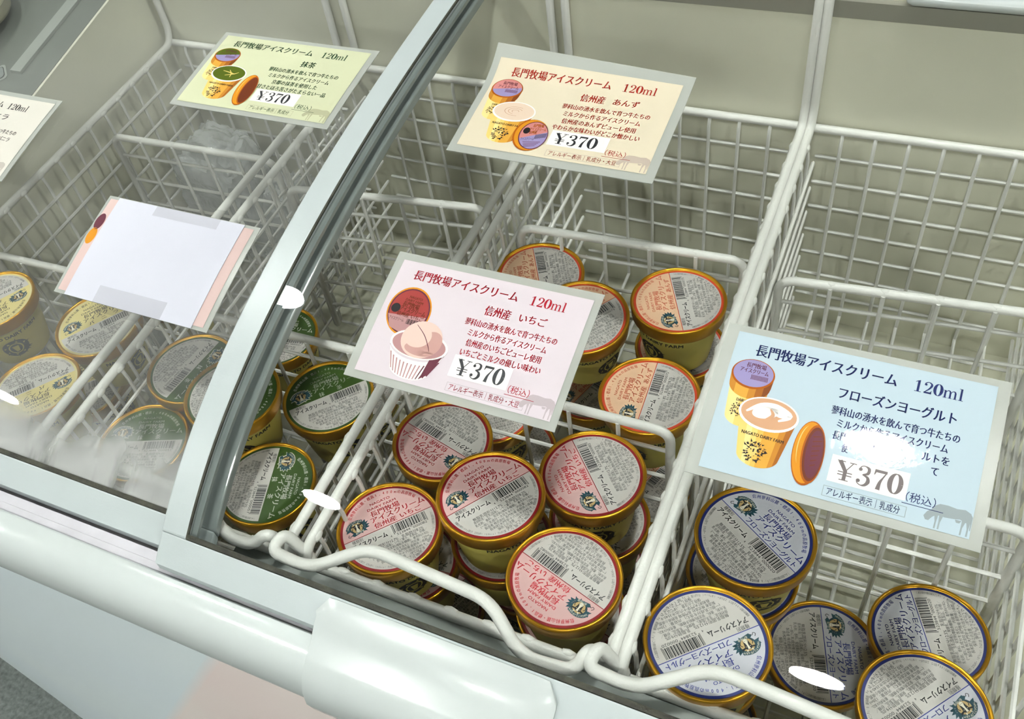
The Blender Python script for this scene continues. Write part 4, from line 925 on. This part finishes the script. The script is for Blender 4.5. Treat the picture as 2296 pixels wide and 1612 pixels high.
# apricot card with its top edge curling up
c = Card('flavour_card', 'cream laminated price card with red lettering and a curled top edge', -0.2160, -0.0632, 0.2978, 0.4010, False, sheet('apricot_card_print', (244, 232, 204)), ink('print_dark_red', (150, 38, 26)), (0.0056, 0.0066, 0.0068, 0.0095),
         lift=lambda u, v: 0.013 * max(0.0, (v - 0.62) / 0.38) ** 2 * (1 - 0.8 * u))
c.slab('laminate', 0, c.W, 0, c.S, 0.0, 0.0007, LAM)
c.common('a', [('蓼科山の湧水を飲んで育つ牛たちの', 0.442, 0.905, 0.402), ('ミルクから作るアイスクリーム', 0.468, 0.872, 0.488), ('信州産のあんずピューレ使用', 0.478, 0.864, 0.572), ('やわらかな味わいがどこか懐かしい', 0.445, 0.90, 0.652)], 'アレルギー表示｜乳成分・大豆', [('信州産', 0.515, 0.645, 0.28, 0.08), ('あんず', 0.69, 0.825, 0.28, 0.07)])
c.mats += [ink('print_pale_ice', (222, 200, 178))]
two_tubs(c, 5, 13, 8, 7, 8, False)
for k in range(3): c.p.ring(*c.P(0.215, 0.545), (0.018 + 0.02 * k) * c.pw, (0.020 + 0.02 * k) * c.pw, 3, 9, 24, 0.5 * k, 4.0 + 0.5 * k, 0.55)
c.E(0.355, 0.785, 0.090, 0.178, 3, 11, 0.15); c.E(0.360, 0.782, 0.086, 0.172, 2, 12, 0.15); c.E(0.372, 0.785, 0.076, 0.158, 9, 13, 0.15)
c.E(0.373, 0.785, 0.071, 0.150, 8, 14, 0.15); c.E(0.373, 0.785, 0.071, 0.150, 7, 15, 0.15, PI + 0.25, 2 * PI + 0.25)
for tx, a0, a1, tt in (('長門牧場', 0.35, 0.405, 0.675), ('アイスクリーム', 0.34, 0.425, 0.715), ('信州産', 0.345, 0.385, 0.755)): c.T(tx, a0, a1, tt, 0.036, 3, 17, slope=0.12)
c.E(0.328, 0.745, 0.018, 0.036, 6, 17); c.T('アイスクリーム', 0.318, 0.385, 0.835, 0.034, 6, 17, serif=False, slope=0.2)
for q in range(14): c.Q([(0.385 + 0.004 * q, 0.775 - 0.0025 * q), (0.387 + 0.004 * q, 0.775 - 0.0025 * q), (0.387 + 0.004 * q, 0.825 - 0.0025 * q), (0.385 + 0.004 * q, 0.825 - 0.0025 * q)], 6, 17)
for q in range(4): c.Q([(0.335 + 0.005 * q, 0.87 + 0.016 * q), (0.425 - 0.006 * q, 0.845 + 0.016 * q), (0.425 - 0.006 * q, 0.850 + 0.016 * q), (0.335 + 0.005 * q, 0.875 + 0.016 * q)], 9, 17)
c.finish(None, ink('print_cow_cream', (188, 174, 160))); c.sticker(0.458, 0.762, 0.690, 0.855, 4, INK)

# green tea card on the left lid
c = Card('flavour_card', 'pale green laminated price card with dark green lettering, at the back of the left lid', -0.4910, -0.3325, 0.3155, 0.4110, True, sheet('matcha_card_print', (228, 232, 194)), ink('print_dark_green', (34, 62, 38)), (0.0050, 0.0055, 0.0050, 0.0045))
c.slab('laminate', 0, c.W, 0, c.S, 0.0, 0.0007, LAM)
c.common('g', [('蓼科山の湧水を飲んで育つ牛たちの', 0.442, 0.905, 0.402), ('ミルクから作るアイスクリーム', 0.468, 0.872, 0.488), ('京都の抹茶を使用した', 0.52, 0.82, 0.572), ('甘さとほろ苦さがたまらない一品', 0.445, 0.90, 0.655)], 'アレルギー表示｜乳成分', [('抹茶', 0.62, 0.715, 0.28, 0.08)], box=(0.475, 0.775))
two_tubs(c, 5, 11, 11, 7, 4)
for q in ((0.16, 0.52, 0.25, 0.55), (0.19, 0.58, 0.27, 0.52), (0.20, 0.50, 0.23, 0.6)): c.p.stroke([c.P(q[0], q[1]), c.P((q[0] + q[2]) / 2 + 0.01, (q[1] + q[3]) / 2), c.P(q[2], q[3])], [0.0005, 0.001, 0.0004], 5, 9)
c.finish(None, ink('print_cow_green', (178, 178, 146))); c.sticker(0.462, 0.757, 0.690, 0.858, 4, INK)

# vanilla card, cut by the left edge of the photograph
c = Card('flavour_card', 'off-white laminated price card cut off by the left edge of the picture', -0.7520, -0.6000, 0.2055, 0.2980, True, sheet('vanilla_card_print', (240, 236, 224)), ink('print_soot', (52, 46, 46)), (0.0050, 0.0045, 0.0045, 0.0050))
c.slab('laminate', 0, c.W, 0, c.S, 0.0, 0.0007, LAM)
c.T('長門牧場アイスクリーム', 0.06, 0.62, 0.13, 0.085); c.roman('120ml', 0.66, 0.175, 0.115, sp=0.5)
c.T('バニラ', 0.55, 0.73, 0.285, 0.08)
for t, a0, a1, tt in (('蓼科山の湧水を飲んで育つ牛たちの', 0.42, 0.885, 0.47), ('いが特徴のバニラ', 0.62, 0.87, 0.56), ('はすっきり', 0.62, 0.745, 0.65), ('る商品です', 0.65, 0.79, 0.735)): c.T(t, a0, a1, tt, 0.056)
c.cow(0.90, 0.90, 0.16)
c.finish(None, ink('print_cow_grey', (186, 180, 170)))

# card blanked out with a white sheet held by clear tape
c = Card('flavour_card', 'pink price card covered by a blank white sheet stuck down with clear tape', -0.4850, -0.3375, 0.1262, 0.2140, True, sheet('covered_card_print', (232, 204, 198)), ink('print_crimson', (160, 26, 40)), (0.0030, 0.0045, 0.0028, 0.0028))
c.slab('laminate', 0, c.W, 0, c.S, 0.0, 0.0007, LAM)
c.E(0.02, 0.26, 0.03, 0.09, 9, 1); c.E(0.02, 0.42, 0.03, 0.09, 2, 1)
c.finish(None, ink('print_cow_pink', (186, 174, 178)))
blank = c.slab('blank_sheet', 0.0115, c.W - 0.0135, -0.0010 + 0.001, c.S - 0.001, 0.0014, 0.0017, mat('blank_white_paper', srgb(206, 207, 218), 0.7, bump=0.15, bscale=60, var=0.02, vscale=20))
c.slab('tape', 0.050, 0.112, c.S - 0.010, c.S + 0.0075, 0.0017, 0.00185, CLEAR)
c.slab('tape', 0.040, 0.105, -0.0065, 0.014, 0.0017, 0.00185, CLEAR)

# ------------------------------------------------------------------ crumpled plastic bags in the leftmost basket
BAG = bpy.data.materials.new('crumpled_clear_plastic'); BAG.use_nodes = True
nt = BAG.node_tree; pb = nt.nodes['Principled BSDF']; pb.inputs['Base Color'].default_value = (*srgb(226, 228, 228), 1); pb.inputs['Roughness'].default_value = 0.06; pb.inputs['Coat Weight'].default_value = 1.0; pb.inputs['Coat Roughness'].default_value = 0.02
tc = nt.nodes.new('ShaderNodeTexCoord'); nz = nt.nodes.new('ShaderNodeTexNoise'); nz.inputs['Scale'].default_value = 36; nz.inputs['Detail'].default_value = 3; nz.inputs['Distortion'].default_value = 0.8
nt.links.new(tc.outputs['Object'], nz.inputs['Vector']); bp = nt.nodes.new('ShaderNodeBump'); bp.inputs['Strength'].default_value = 1.0; bp.inputs['Distance'].default_value = 0.010; nt.links.new(nz.outputs['Fac'], bp.inputs['Height']); nt.links.new(bp.outputs[0], pb.inputs['Normal'])
tr = nt.nodes.new('ShaderNodeBsdfTransparent'); tr.inputs[0].default_value = (0.93, 0.94, 0.94, 1); mx = nt.nodes.new('ShaderNodeMixShader'); mx.inputs[0].default_value = 0.5
nt.links.new(tr.outputs[0], mx.inputs[1]); nt.links.new(pb.outputs[0], mx.inputs[2]); nt.links.new(mx.outputs[0], nt.nodes['Material Output'].inputs[0])
def bag(label, cx, cy, z0, sx, sy, sz, seed, m=BAG, name='plastic_bag'):
    r = bmesh.new(); bmesh.ops.create_icosphere(r, subdivisions=5, radius=1.0)
    for v in r.verts:
        p = v.co.copy(); q = p * 1.7 + Vector((seed * 7.1, 0, 0)); d = noise.noise(q) * 0.22 + abs(noise.noise(q * 3.1)) * 0.16 - abs(noise.noise(q * 6.3)) * 0.05
        e = lambda t: math.copysign(abs(t) ** 0.7, t)
        s = 1 + d; z = max(-0.8, e(p.z) * s)
        v.co = Vector((e(p.x) * s * sx * 0.8, e(p.y) * s * sy * 0.8, (z + 0.8) * sz * 0.55))
    o = finish(r, name, m, None, True, (cx, cy, ZR + z0)); o['label'] = label; o['category'] = 'bag'; o['group'] = 'crumpled plastic bags'
    return o
bag('large crumpled clear plastic bag at the back, left of the pale green card', -0.615, 0.455, -0.2185, 0.062, 0.050, 0.155, 1)
bag('smaller clear plastic packet under the lower edge of the pale green card', -0.513, 0.440, -0.2185, 0.034, 0.042, 0.125, 3)
bag('low greyish plastic bag between the two dividers of the leftmost basket', -0.630, 0.275, -0.2185, 0.052, 0.055, 0.105, 5)

# ------------------------------------------------------------------ things past the left end of the freezer
r = empty('round_tin', 'cream round tin on the dark end ledge, in the top left corner', 'tin', (-0.860, 0.410, ZR + sl(0.410) + 0.0095))
bm = bmesh.new(); lathe(bm, [(0.058, 0.0), (0.0615, 0.002), (0.0630, 0.006), (0.0630, 0.017)], 56); finish(bm, 'tin_body', mat('beige_tin', srgb(178, 172, 146), 0.5), r)
bm = bmesh.new(); lathe(bm, [(0.0636, 0.016), (0.0640, 0.0165), (0.0640, 0.0205), (0.0615, 0.0225), (0.020, 0.0230)], 56); finish(bm, 'tin_lid', mat('cream_tin_lid', srgb(236, 230, 196), 0.45), r)
